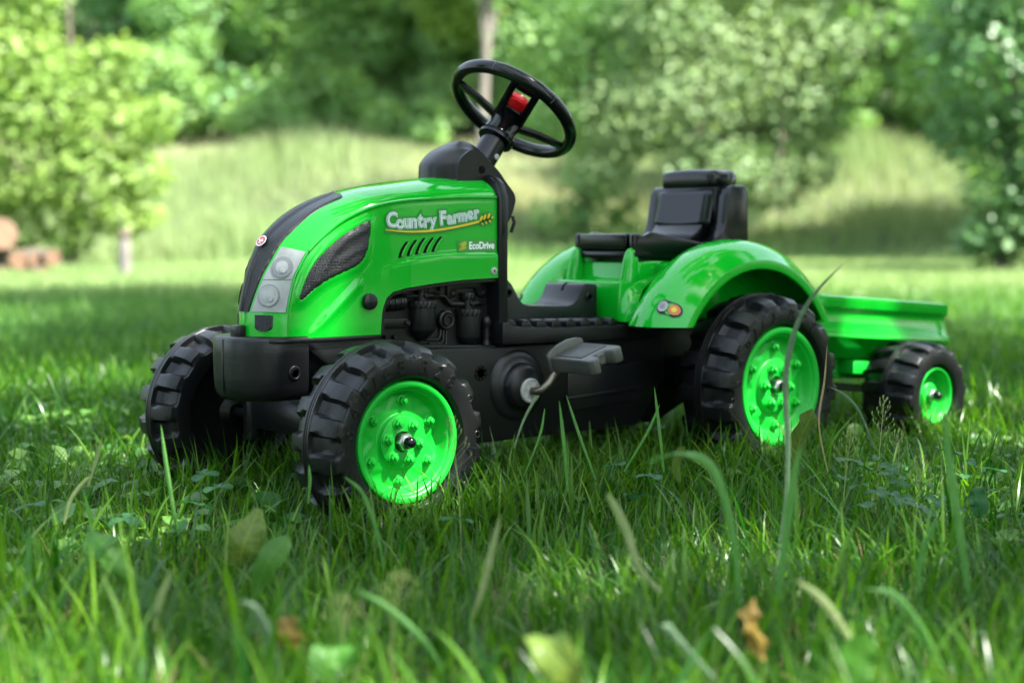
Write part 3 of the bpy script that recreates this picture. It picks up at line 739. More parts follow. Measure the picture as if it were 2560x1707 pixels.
# dark green backing of the logo, a blobby outline round letters, stem and ear
def convex_band(pts, r, n=24): return [disc_pts(r, r, n, 0, x, y) for x, y in pts]
logo = MB()
for i, (ch, px, py, sz, ro) in enumerate(letters):
    V, F = char(ch, sz, 0.0052)
    logo.add(V, F, side_mtx(px2x(px), px2z(px, py), 0.0010 + 0.00002 * i, ro, 0.76, 0.86))
stem = [(340, 530), (600, 555), (900, 548), (1200, 510), (1500, 450), (1640, 415)]
def stem_pt(q):
    xs_ = [a for a, b in stem]; x = stem[0][0] + (stem[-1][0] - stem[0][0]) * q
    # quadratic fit keeps the stem a smooth bow
    co = np.polyfit([a for a, b in stem], [b for a, b in stem], 3); return x, float(np.polyval(co, x))
def ribbon(mb, pts, half, lift):
    rows = []
    for i, (x, z) in enumerate(pts):
        a = pts[max(i - 1, 0)]; b = pts[min(i + 1, len(pts) - 1)]
        dx, dz = b[0] - a[0], b[1] - a[1]; L = math.hypot(dx, dz); nx, nz = -dz / L, dx / L
        h = half(i / (len(pts) - 1)) if callable(half) else half
        rows.append([Vector((x + nx * h, -(side_y(x) + lift), z + nz * h)), Vector((x - nx * h, -(side_y(x) + lift), z - nz * h))])
    mb.grid(rows)
sp = [stem_pt(q) for q in np.linspace(0, 1, 30)]
spx = [(px2x(a), px2z(a, b)) for a, b in sp]
ribbon(logo, spx, lambda q: 0.0042, 0.00135)
ears = [(1665, 365, 0.55, 62), (1715, 345, 0.62, 62), (1775, 335, 0.72, 62), (1690, 450, 0.32, 50), (1745, 432, 0.32, 50), (1795, 412, 0.32, 50), (1835, 357, -0.4, 44)]
earp = [(1668, 372, 74, 34, 1.05), (1722, 352, 74, 34, 1.05), (1780, 338, 74, 34, 1.1), (1688, 448, 34, 20, -0.55), (1740, 432, 36, 20, -0.55), (1797, 408, 40, 22, -0.5), (1836, 358, 34, 20, 0.6)]
for (px, py, a, b, ro) in earp:
    flat(logo, disc_pts(0.5 * (a + 52) * 0.00013, 0.5 * (b + 50) * 0.00011, 20), side_mtx(px2x(px), px2z(px, py), 0.0014, ro))
lg = logo.build('logo_sticker', M['decalgreen'], T, recalc=False)
for nm, mm, off, lift in (('letter_outline', M['decalwhite'], 0.0017, 0.0020), ('letter_line', M['decalgreen'], 0.0007, 0.0024), ('lettering', M['decalfill'], -0.0001, 0.0028)):
    mb = MB()
    for i, (ch, px, py, sz, ro) in enumerate(letters):
        V, F = char(ch, sz, off)
        mb.add(V, F, side_mtx(px2x(px), px2z(px, py), lift + 0.00001 * i, ro, 0.82, 0.86))
    mb.build(nm, mm, lg, recalc=False)
mb = MB(); ribbon(mb, spx, lambda q: 0.0006 + 0.0009 * min(1, q * 2.2), 0.0032); mb.build('wheat_stem', M['yellow'], lg, recalc=False)
for (px, py, a, b, ro) in earp:
    mb = MB(); flat(mb, disc_pts(0.5 * a * 0.00013, 0.5 * b * 0.00012, 18), side_mtx(px2x(px), px2z(px, py), 0.0032, ro)); mb.build('wheat_grain', M['yellow'], lg, recalc=False)
# second sticker
eco = MB(); poly = [(0.2219, 0.3886), (0.2940, 0.3893), (0.2940, 0.3727), (0.2219, 0.3711)]
flat(eco, [Vector((a, -0.0793, b)) for a, b in poly]); ec = eco.build('eco_sticker', M['ecogreen'], T, recalc=False)
V, F = text_mesh('EcoDrive', 0.0150, 0.00042)
MB().add(V, F, Matrix(((0.86, 0, 0, 0.2668), (0, 0, -1, -0.0799), (0.01, 1, 0, 0.3803), (0, 0, 0, 1)))).build('eco_lettering', M['decalwhite'], ec, recalc=False)
for k, (cx_, cz_, ro) in enumerate(((0.2318, 0.3833, 0.35), (0.2322, 0.3796, 0.55), (0.2310, 0.3757, 0.25))):
    mb = MB(); pts = []
    for t in np.linspace(0, math.pi, 12): pts.append((0.0072 * math.cos(t), 0.0026 * math.sin(t)))
    for t in np.linspace(0, math.pi, 12)[1:-1]: pts.append((-0.0072 * math.cos(t), -0.0012 * math.sin(t)))
    flat(mb, [Vector((a, b, 0)) for a, b in pts], Matrix(((math.cos(ro), -math.sin(ro), 0, cx_), (0, 0, -1, -0.0799), (math.sin(ro), math.cos(ro), 0, cz_), (0, 0, 0, 1))))
    mb.build('eco_leaf', M['olive'], ec, recalc=False)

# ---------------------------------------------------------------- chassis, bumper, engine block
def rounded_plan(x0, x1, hy, r, n=8):
    """plan outline with round front corners"""
    P = []
    for a in np.linspace(math.pi, 1.5 * math.pi, n): P.append((x0 + r + r * math.cos(a), -hy + r + r * math.sin(a)))
    P += [(x1, -hy), (x1, hy)]
    for a in np.linspace(0.5 * math.pi, math.pi, n): P.append((x0 + r + r * math.cos(a), hy - r + r * math.sin(a)))
    return P
ch_ = MB()
ch_.prism([(-0.03, 0.2575), (-0.03, 0.240), (0.02, 0.205), (0.05, 0.160), (0.08, 0.085), (0.66, 0.085), (0.72, 0.11), (0.84, 0.12), (0.86, 0.25), (0.62, 0.25), (0.30, 0.2335), (0.0875, 0.2335), (0.0875, 0.2545)], -0.066, 0.066)
chassis = ch_.build('chassis', M['black'], T, bevel=0.004)
# flange the hood sits on
MB().prism([(a, b) for a, b in rounded_plan(-0.100, 0.0872, 0.074, 0.035)], 0.2505, 0.2558, plane='xy').build('hood_flange', M['black'], chassis, bevel=0.0015)
bump = MB()
rows = []
pl = rounded_plan(-0.1235, -0.030, 0.069, 0.058, 12)
for z, k in ((0.2585, 0.93), (0.2575, 0.975), (0.2535, 1.0), (0.235, 1.005), (0.205, 1.0), (0.188, 0.985), (0.179, 0.95), (0.1735, 0.885), (0.171, 0.80)):
    rows.append([Vector((-0.03 + (x + 0.03) * (1 + (k - 1) * 0.75), y * k, z)) for x, y in pl])
for r in rows: r.append(r[0])
bump.grid(rows); bump.add(rows[0][:-1], [tuple(range(len(pl)))]); bump.add(rows[-1][:-1], [tuple(range(len(pl)))])
bumper = bump.build('bumper', M['black'], T, sharp=50)
MB().box(-0.1065, -0.092, -0.010, 0.010, 0.257, 0.2735).build('bumper_tab', M['black'], bumper, bevel=0.0025)
MB().box(-0.1245, -0.1230, -0.002, 0.002, 0.18, 0.255).build('mould_seam', M['black'], bumper, bevel=0.0004)
def hex_socket(parent, x, y, z, r=0.0095, sg=-1, m_='black'):
    o = MB().lathe([(r, 0.001), (r, -0.0022), (r * 0.86, -0.003), (r * 0.74, -0.002), (r * 0.60, -0.002), (r * 0.52, -0.0036)], 'y', n=28)
    o.lathe([(r * 0.56, -0.0036), (r * 0.50, -0.0036), (r * 0.47, -0.0008), (0.0001, -0.0008)], 'y', n=6)
    ob = o.build('hex_bolt', M[m_], parent, recalc=False, sharp=30, loc=(x, y, z)); ob.scale = (1, -sg, 1)
    return ob
hex_socket(bumper, -0.0535, -0.0690, 0.2100); hex_socket(bumper, -0.0535, 0.0690, 0.2100, sg=1)
# engine block, with the bay trim
eng = MB().box(0.089, 0.297, -0.056, 0.056, 0.2330, 0.334)
engine = eng.build('engine_block', M['black'], T)
for sg in (-1, 1):
    pts = [Vector((0.0870, sg * 0.0775, 0.2560)), Vector((0.0890, sg * 0.0775, 0.285)), Vector((0.0912, sg * 0.0775, 0.2955)), Vector((0.0962, sg * 0.0775, 0.3055)), Vector((0.106, sg * 0.0775, 0.3128)), Vector((0.128, sg * 0.0775, 0.3182)), Vector((0.172, sg * 0.0775, 0.3230)), Vector((0.232, sg * 0.0775, 0.3276)), Vector((0.2985, sg * 0.0775, 0.3296))]
    sm = []
    for i in range(len(pts) - 1):
        for q in np.linspace(0, 1, 5)[:-1]: sm.append(pts[i].lerp(pts[i + 1], q))
    sm.append(pts[-1])
    rows = []
    for i, p_ in enumerate(sm):
        d = (sm[min(i + 1, len(sm) - 1)] - sm[max(i - 1, 0)]).normalized(); nn = Vector((d.z, 0, -d.x))
        rows.append([p_ - nn * 0.0016 + Vector((0, -sg * 0.02, 0)), p_ - nn * 0.0016, p_ + nn * 0.0026, p_ + nn * 0.0034 + Vector((0, -sg * 0.001, 0)), p_ + nn * 0.0034 + Vector((0, -sg * 0.02, 0))])
    MB().grid(rows).build('bay_trim', M['black'], T, sharp=40)
    MB().prism([(0.10, 0.2335), (0.2965, 0.2235), (0.2965, 0.231), (0.10, 0.2415)], sg * 0.056, sg * 0.0765).build('bay_sill', M['black'], chassis, bevel=0.002)
def yl(prof, x, z, y, nm, m_=None, n=24, parent=None, sg=-1):
    o = MB().lathe(prof, 'y', n=n).build(nm, m_ or M['black'], parent or engine, loc=(x, y, z), sharp=35); o.scale = (1, -sg, 1); return o
def knurled(mb, x, y, z0, z1, r, n=18):
    V = []; F = []
    for z in (z0, z1):
        for k in range(2 * n):
            a = 2 * math.pi * k / (2 * n); rr = r if (k // 1) % 2 else r * 0.93
            V.append((x + rr * math.cos(a), y + rr * math.sin(a), z))
    m_ = 2 * n
    F = [(k, (k + 1) % m_, m_ + (k + 1) % m_, m_ + k) for k in range(m_)] + [tuple(range(m_ - 1, -1, -1)), tuple(range(m_, 2 * m_))]
    mb.add(V, F)
for sg in (-1, 1):
    for (x, zc0, zc1, zb, zt, rr_, neck) in ((0.1695, 0.2905, 0.3015, 0.2575, 0.2905, 0.0205, 0.3140), (0.2555, 0.2765, 0.2868, 0.2440, 0.2765, 0.0196, 0.3005)):
        mb = MB(); y = sg * 0.060
        prof = [(0.0, zb - 0.0160), (0.005, zb - 0.0158), (0.0065, zb - 0.0125), (0.0105, zb - 0.0105), (rr_ * 0.97, zb), (rr_, zb + 0.002), (rr_, zt)]
        V = []; F = []
        mb.lathe([(r, z) for r, z in prof], 'z', Matrix.Translation((x, y, 0)), n=26)
        mb.lathe([(0.0085, zc1), (0.0085, neck)], 'z', Matrix.Translation((x, y, 0)), n=18)
        ff = mb.build('fuel_filter', M['black'], engine)
        mb = MB(); knurled(mb, x, y, zc0, zc1, rr_ + 0.0022); mb.build('filter_ring', M['black'], engine, bevel=0.0006, seg=1)
        mb = MB(); knurled(mb, x - 0.0005, y, neck, neck + 0.0105, 0.0125, 12); mb.build('filter_knob', M['black'], engine, bevel=0.0006, seg=1)
        yl([(0.0038, 0), (0.0038, -0.003), (0.0026, -0.004), (0, -0.004)], x + 0.001, zc1 + 0.0075, y + sg * 0.0085, 'filter_bolt', sg=sg)
    pts = [(0.1385, 0.3080), (0.160, 0.3080)]
    MB().tube([(a, sg * 0.062, b) for a, b in pts], 0.0036, 8).build('fuel_pipe', M['black'], engine)
    pp = [(0.178, 0.3080), (0.200, 0.3078), (0.2105, 0.3058), (0.2165, 0.2990), (0.2215, 0.2945), (0.231, 0.2938), (0.245, 0.2935)]
    MB().tube([(a, sg * 0.062, b) for a, b in pp], [0.0040, 0.0040, 0.0034, 0.0034, 0.0034, 0.0048, 0.0048], 10).build('fuel_pipe', M['black'], engine)
    MB().tube([(0.262, sg * 0.062, 0.2940), (0.272, sg * 0.062, 0.2945), (0.2725, sg * 0.062, 0.2945), (0.290, sg * 0.060, 0.2945)], [0.0046, 0.0046, 0.0032, 0.0026], 10).build('fuel_pipe', M['black'], engine)
    MB().tube([(0.188, sg * 0.062, 0.3078), (0.199, sg * 0.062, 0.3078)], 0.0052, 6).build('pipe_nut', M['black'], engine)
    yl([(0.0150, 0), (0.0150, -0.006), (0.0142, -0.0085), (0.0120, -0.0095), (0.0090, -0.0085), (0.0086, -0.0115), (0.0066, -0.0115), (0.0060, -0.0085), (0.0001, -0.0085)], 0.2140, 0.2712, sg * 0.056, 'drain_plug', sg=sg, n=30)
    for k, (dx, zz_) in enumerate(((0.2055, 0.2440), (0.2110, 0.2375), (0.2165, 0.2325))):
        x0_ = 0.178 + 0.006 * k
        MB().tube([(x0_, sg * 0.058, zz_), (dx - 0.005, sg * 0.058, zz_ - 0.0006), (dx, sg * 0.058, zz_ + 0.005), (dx + 0.0008, sg * 0.058, 0.2580)], 0.0022, 7).build('oil_line', M['black'], engine)
    # bracket arm, ribbed boot, lever and bolts
    mb = MB().prism([(0.089, 0.2635), (0.139, 0.2622), (0.1445, 0.2655), (0.1455, 0.2695), (0.144, 0.2745), (0.138, 0.2772), (0.089, 0.2785)], sg * 0.055, sg * 0.066); mb.build('bracket_arm', M['black'], engine, bevel=0.0022)
    yl([(0.0042, 0), (0.0042, -0.003), (0.003, -0.0045), (0, -0.0045)], 0.1390, 0.2700, sg * 0.066, 'bracket_bolt', sg=sg)
    for k in range(4):
        MB().tube([(0.096 + 0.0105 * k, sg * 0.058, 0.2985 + 0.0004 * k), (0.1052 + 0.0105 * k, sg * 0.058, 0.2988 + 0.0004 * k)], [0.0118, 0.0125], 16).build('boot_rib', M['black'], engine, bevel=0.001)
    prof = [(0.0, 0.2225), (0.006, 0.2235), (0.0082, 0.229), (0.0062, 0.236), (0.0056, 0.241), (0.0066, 0.248), (0.0060, 0.2545), (0.0072, 0.260), (0.0088, 0.2655), (0.0075, 0.272), (0.004, 0.2752), (0.0, 0.2758)]
    MB().lathe(prof, 'z', Matrix.Translation((0.2862, sg * 0.066, 0)), n=16).build('gear_lever', M['black'], engine)
    for (x, z, r) in ((0.2271, 0.3106, 0.0046), (0.2850, 0.3101, 0.0046), (0.205, 0.3175, 0.0035), (0.226, 0.2290, 0.0034), (0.2615, 0.2265, 0.0034), (0.106, 0.2510, 0.0032), (0.121, 0.2500, 0.0032)):
        yl([(r, 0), (r, -0.004), (r * 0.7, -0.0055), (0, -0.0055)], x, z, sg * 0.057, 'engine_bolt', sg=sg, n=14)
    MB().prism([(0.2175, 0.3290), (0.2175, 0.3030), (0.2240, 0.3015), (0.2335, 0.3050), (0.2345, 0.3165), (0.2700, 0.3165), (0.2760, 0.3055), (0.2870, 0.3015), (0.2935, 0.3050), (0.2935, 0.3290)], sg * 0.055, sg * 0.0605).build('engine_cover', M['black'], engine, bevel=0.0018)

# lower side wall of the chassis with the crank boss
for sg in (-1, 1):
    body = MB().prism([(0.060, 0.150), (0.066, 0.085), (0.60, 0.085), (0.66, 0.16), (0.66, 0.232), (0.56, 0.230), (0.2985, 0.2285), (0.10, 0.2335), (0.075, 0.226)], sg * 0.062, sg * 0.0790)
    sw = body.build('side_wall', M['black'], T, bevel=0.004)
    MB().prism([(0.440, 0.120), (0.440, 0.1855), (0.600, 0.1905), (0.600, 0.126)], sg * 0.078, sg * 0.0815).build('battery_panel', M['black'], sw, bevel=0.0015)
    MB().prism([(0.4345, 0.1375), (0.4345, 0.1435), (0.605, 0.1505), (0.605, 0.1445)], sg * 0.079, sg * 0.0845).build('panel_ledge', M['black'], sw, bevel=0.0015)
    yl([(0.056, 0.001), (0.054, -0.002), (0.049, -0.0055), (0.043, -0.0075), (0.038, -0.0085), (0.0355, -0.0105), (0.034, -0.0165), (0.031, -0.0215), (0.027, -0.0245), (0.0, -0.026)], 0.3370, 0.1680, sg * 0.0780, 'crank_boss', parent=sw, sg=sg, n=40)
    for a in range(8):
        q = a * math.pi / 4
        yl([(0.0022, 0), (0.0022, -0.0008), (0.0012, -0.0010), (0, -0.0008)], 0.2650 + 0.0085 * math.cos(q), 0.1905 + 0.0085 * math.sin(q), sg * 0.0792, 'date_mark', parent=sw, sg=sg, n=10)
    yl([(0.0118, 0), (0.0118, -0.0010), (0.0108, -0.0010), (0.0108, 0)], 0.2650, 0.1905, sg * 0.0792, 'date_ring', parent=sw, sg=sg, n=26)

# ---------------------------------------------------------------- dashboard frame, cowl, steering
fr = [(-0.0840, 0.2325), (-0.0840, 0.3880), (-0.0850, 0.3960), (-0.0850, 0.4520), (-0.0765, 0.4735), (-0.0640, 0.4820), (-0.0300, 0.4890)]
fr = fr + [(-a, b) for a, b in reversed(fr)]
dash = MB().prism(fr, 0.2975, 0.3150, plane='yz').build('dash_frame', M['black'], T, bevel=0.0028)
MB().prism([(y * 1.012, z + 0.0012) for y, z in fr[2:-2]], 0.3025, 0.3085, plane='yz').build('frame_rib', M['black'], dash, bevel=0.001)
SIDEP = [(0.2480, 0.474), (0.2490, 0.500), (0.2600, 0.5150), (0.2813, 0.5240), (0.3030, 0.5110), (0.3254, 0.4949), (0.3439, 0.4752), (0.3599, 0.4573), (0.3590, 0.4400), (0.3440, 0.4130), (0.3160, 0.4050)]
CENP = [(0.2217, 0.4790), (0.2230, 0.4994), (0.2356, 0.5156), (0.2533, 0.5272), (0.2850, 0.5390), (0.3090, 0.5300), (0.3350, 0.5030), (0.3540, 0.4780), (0.3600, 0.4520), (0.3520, 0.4250), (0.3200, 0.4100)]
sp_, cp_ = smooth_curve(SIDEP), smooth_curve(CENP)
rows = []
for q in np.linspace(-1, 1, 27):
    aq = abs(q)
    if aq > 0.86: k = 0.0; y = 0.047 * (0.90 + 0.10 * (aq - 0.86) / 0.14)
    else: k = 1 - (aq / 0.86) ** 2.6; y = 0.047 * aq / 0.86 * 0.90
    # the lobe between the flat cheeks is a little higher than the cheeks
    rows.append([Vector((*( (lambda a, b: (a[0] * (1 - k) + b[0] * k, math.copysign(y, q), a[1] * (1 - k) + b[1] * k))(sp_(t), cp_(t)) ),)) for t in np.linspace(0, 10, 44)])
cw = MB().grid(rows); 
for r in (rows[0], rows[-1]): cw.add(r, [tuple(range(len(r)))])
cowl = cw.build('cowl', M['black'], T, sharp=50)
for sg in (-1, 1): yl([(0.0062, 0), (0.0062, -0.0006), (0.0001, -0.0006)], 0.2941, 0.4940, sg * 0.0469, 'bolt_hole', M['hole'], parent=cowl, sg=sg, n=24)
MB().tube([(0.352, -0.047, 0.400), (0.356, -0.05, 0.415), (0.3545, -0.048, 0.425)], 0.0028, 8).build('latch', M['black'], cowl)
TAU = 0.6664
SWC = Vector((0.3982, 0, 0.5924)); nS = Vector((math.sin(TAU), 0, math.cos(TAU)))
e1 = Vector((math.cos(TAU), 0, -math.sin(TAU))); e2 = Vector((0, 1, 0))
mS = Matrix(((e1.x, e2.x, nS.x, SWC.x), (e1.y, e2.y, nS.y, SWC.y), (e1.z, e2.z, nS.z, SWC.z), (0, 0, 0, 1)))
col_ = MB().lathe([(0.0205, -0.150), (0.0205, -0.062)], 'z', mS, n=32).build('steering_column', M['blackgloss'], T)
# screw on the near side of the column
p_ = mS @ Vector((0.006, -0.0200, -0.0925))
scr = MB().lathe([(0.0046, 0), (0.0046, -0.0012), (0.0036, -0.0018), (0, -0.0018)], 'y', n=18).build('column_screw', M['white'], col_, loc=p_)
sw_ = MB().lathe([(0.0285, -0.063), (0.0290, -0.058), (0.0275, -0.052), (0.0255, -0.046), (0.0245, -0.022), (0.021, -0.012), (0.012, -0.008), (0, -0.007)], 'z', mS, n=36)
wheel_o = sw_.build('steering_wheel', M['blackgloss'], T)
# rim: a torus of slightly flattened section
V = []; F = []; NA, NB = 84, 16
for i in range(NA):
    a = 2 * math.pi * i / NA
    for j in range(NB):
        b = 2 * math.pi * j / NB; rr_ = 0.1005 + 0.0098 * math.cos(b); zz_ = 0.0110 * math.sin(b) - 0.001
        V.append(mS @ Vector((rr_ * math.cos(a), rr_ * math.sin(a), zz_)))
F = [(i * NB + j, ((i + 1) % NA) * NB + j, ((i + 1) % NA) * NB + (j + 1) % NB, i * NB + (j + 1) % NB) for i in range(NA) for j in range(NB)]
rim = MB().add(V, F).build('steering_rim', M['blackgloss'], wheel_o)
for a in (R_(205), R_(262)):
    pts = [mS @ Vector(((0.1005 + 0.0099 * math.cos(b)) * math.cos(a), (0.1005 + 0.0099 * math.cos(b)) * math.sin(a), 0.0111 * math.sin(b) - 0.001)) for b in np.linspace(-0.9, 2.2, 14)]
    MB().tube(pts, 0.0004, 5).build('rim_seam', M['pedal'], wheel_o)
def spoke(ang, w0, w1, r0, r1, z0, z1, th, nm='spoke', off=0.0):
    d = Vector((math.cos(ang), math.sin(ang), 0)); pz = Vector((-math.sin(ang), math.cos(ang), 0))
    V = []
    for r, wd, z in ((r0, w0, z0), ((r0 + r1) / 2, (w0 + w1) / 2, (z0 + z1) / 2 + 0.002), (r1, w1, z1)):
        for sx, sz in ((-1, 0), (1, 0), (1, 1), (-1, 1)):
            V.append(mS @ (d * r + pz * (off + sx * wd) + Vector((0, 0, z + (-th if sz == 0 else 0)))))
    F = [(3, 2, 1, 0), (8, 9, 10, 11)]
    for i in range(2):
        for j in range(4): F.append((i * 4 + j, i * 4 + (j + 1) % 4, (i + 1) * 4 + (j + 1) % 4, (i + 1) * 4 + j))
    return MB().add(V, F).build(nm, M['blackgloss'], wheel_o, bevel=0.0022)
A3 = R_(238)
spoke(R_(143), 0.011, 0.0075, 0.012, 0.095, -0.022, -0.002, 0.008)
spoke(R_(333), 0.011, 0.0075, 0.012, 0.095, -0.022, -0.002, 0.008)
spoke(A3, 0.0062, 0.0062, 0.010, 0.095, -0.018, 0.000, 0.009, off=0.0195)
spoke(A3, 0.0062, 0.0062, 0.010, 0.095, -0.018, 0.000, 0.009, off=-0.0195)
spoke(A3, 0.0140, 0.0140, 0.006, 0.034, -0.020, -0.012, 0.008, nm='spoke_web')
spoke(A3, 0.0140, 0.0140, 0.079, 0.094, -0.003, 0.000, 0.008, nm='spoke_web')
# red horn button in the window of the wide spoke
dA = Vector((math.cos(A3), math.sin(A3), 0)); pA = Vector((-math.sin(A3), math.cos(A3), 0))
V = []; hp = [(0.033, -0.009), (0.0355, -0.0125), (0.041, -0.0138), (0.054, -0.0138), (0.0575, -0.008), (0.0585, 0), (0.0575, 0.008), (0.054, 0.0138), (0.041, 0.0138), (0.0355, 0.0125), (0.033, 0.009)]
for zz_ in (-0.016, -0.0035):
    for r, q in hp: V.append(mS @ (dA * r + pA * q + Vector((0, 0, zz_ + 0.14 * (r - 0.045)))))
n_ = len(hp)
MB().add(V, [tuple(range(n_ - 1, -1, -1)), tuple(range(n_, 2 * n_))] + [(i, (i + 1) % n_, n_ + (i + 1) % n_, n_ + i) for i in range(n_)]).build('horn_button', M['red'], wheel_o, bevel=0.001)

# ---------------------------------------------------------------- foot platform and tunnel
tun = [(0.316, 0.232), (0.316, 0.331), (0.3455, 0.3292), (0.3560, 0.3200), (0.3640, 0.3080), (0.3710, 0.2960), (0.3800, 0.2895), (0.3920, 0.2868), (0.4720, 0.2838), (0.4850, 0.2868), (0.4950, 0.2945), (0.5010, 0.3060), (0.5057, 0.3155), (0.5120, 0.3185), (0.5345, 0.3170), (0.5380, 0.3140), (0.5380, 0.250), (0.5, 0.232)]
tn = MB().prism(tun, -0.0455, 0.0455).build('centre_tunnel', M['black'], T, bevel=0.0035)
for sg in (-1, 1):
    hex_socket(tn, 0.5180, sg * 0.0458, 0.2965, 0.0072, sg); hex_socket(tn, 0.3470, sg * 0.0458, 0.3080, 0.0072, sg)
MB().prism([(0.5005, 0.3060), (0.5062, 0.3166), (0.5120, 0.3195), (0.5330, 0.3180), (0.5330, 0.3130)], -0.003, 0.003).build('tunnel_notch', M['hole'], tn, bevel=0.001)
for sg in (-1, 1):
    pf = [(0.2965, 0.2328), (0.2965, 0.2655), (0.300, 0.2665), (0.3200, 0.2585), (0.42, 0.2535), (0.55, 0.2525), (0.62, 0.2500), (0.655, 0.2440), (0.655, 0.240), (0.63, 0.233), (0.60, 0.2300), (0.55, 0.2285)]
    plt_ = MB().prism(pf, sg * 0.040, sg * 0.0935).build('foot_platform', M['black'], T, bevel=0.003)
    for k in range(8):                                     # cross ribs of the tread
        x = 0.3155 + 0.0305 * k; zt = interp(x, [0.30, 0.33, 0.42, 0.55], [0.2680, 0.2650, 0.2630, 0.2605]) 
        prof = [(x - 0.010, zt - 0.010), (x - 0.0085, zt - 0.001), (x - 0.004, zt + 0.0032), (x + 0.002, zt + 0.0036), (x + 0.007, zt + 0.0010), (x + 0.0115, zt - 0.0055), (x + 0.013, zt - 0.010)]
        MB().prism(prof, sg * 0.0450, sg * 0.0905).build('tread_rib', M['black'], plt_, bevel=0.0016)

# ---------------------------------------------------------------- pedals
def make_pedal(sg):
    pd = empty('pedal', T, (0.3925, sg * 0.172, 0.2120), (0, -0.30, 0))
    # body with two lobes at the outer end
    plan = [(-0.034, 0.041), (0.036, 0.041), (0.036, -0.040), (0.033, -0.046), (0.024, -0.047), (0.017, -0.044), (0.013, -0.028), (-0.011, -0.028), (-0.0135, -0.044), (-0.020, -0.051), (-0.029, -0.050), (-0.034, -0.042)]
    MB().prism([(a, -b * sg) for a, b in plan], -0.0125, 0.0105, plane='xy').build('pedal_body', M['pedal'], pd, bevel=0.003, seg=3)
    tp = MB().box(-0.0255, 0.0285, min(-sg * 0.036, sg * 0.020), max(-sg * 0.036, sg * 0.020), 0.0085, 0.0118).build('pedal_tread', M['padtread'], pd, bevel=0.0008); uv_from(tp, lambda c: (c.x, c.y))
    fl = [(-0.038, 0.0145), (-0.030, 0.0190), (-0.012, 0.0235), (0.008, 0.0245), (0.026, 0.0215), (0.0385, 0.0160), (0.0385, -0.010), (0.030, -0.0165), (-0.028, -0.0165), (-0.038, -0.011)]
    MB().prism(fl, -sg * 0.040, -sg * 0.0465).build('pedal_flange', M['pedal'], pd, bevel=0.0022, seg=2)
    e = MB().lathe([(0.0, 0.0), (0.0070, 0.0), (0.0078, 0.001), (0.0078, 0.018)], 'y', n=22).build('pedal_axle', M['pedal'], pd, loc=(0.001, sg * 0.0345, 0.001), sharp=40); e.scale = (1, -sg, 1)
    return pd
make_pedal(-1)
cw_ = yl([(0.0188, 0), (0.0188, -0.0035), (0.0170, -0.0050), (0.0160, -0.0035), (0.0120, -0.0032), (0.0075, -0.0040), (0.0070, -0.006), (0.0001, -0.006)], 0.3400, 0.1616, -0.1045, 'crank_washer', M['white'], n=30, parent=T)
for k in range(6):
    a = k * math.pi / 3 + 0.3
    MB().box(0.007, 0.0172, -0.0046, -0.0005, -0.0011, 0.0011, Matrix.Rotation(a, 4, 'Y')).build('washer_rib', M['white'], cw_, bevel=0.0003)
crk = [(0.3400, -0.100, 0.1616), (0.3400, -0.1150, 0.1616), (0.3410, -0.1215, 0.1618), (0.3450, -0.1265, 0.1640), (0.3550, -0.1300, 0.1735), (0.3760, -0.1300, 0.1960), (0.3860, -0.1305, 0.2060), (0.3905, -0.1335, 0.2105), (0.3920, -0.150, 0.2120)]
MB().tube([Vector(a) for a in crk], 0.0062, 12).build('crank_arm', M['crank'], T)
pf_ = make_pedal(1); pf_.location = (0.2880, 0.172, 0.1110)
MB().tube([Vector((0.68 - a[0], -a[1], 0.3232 - a[2])) for a in crk], 0.0062, 12).build('crank_arm', M['crank'], T)

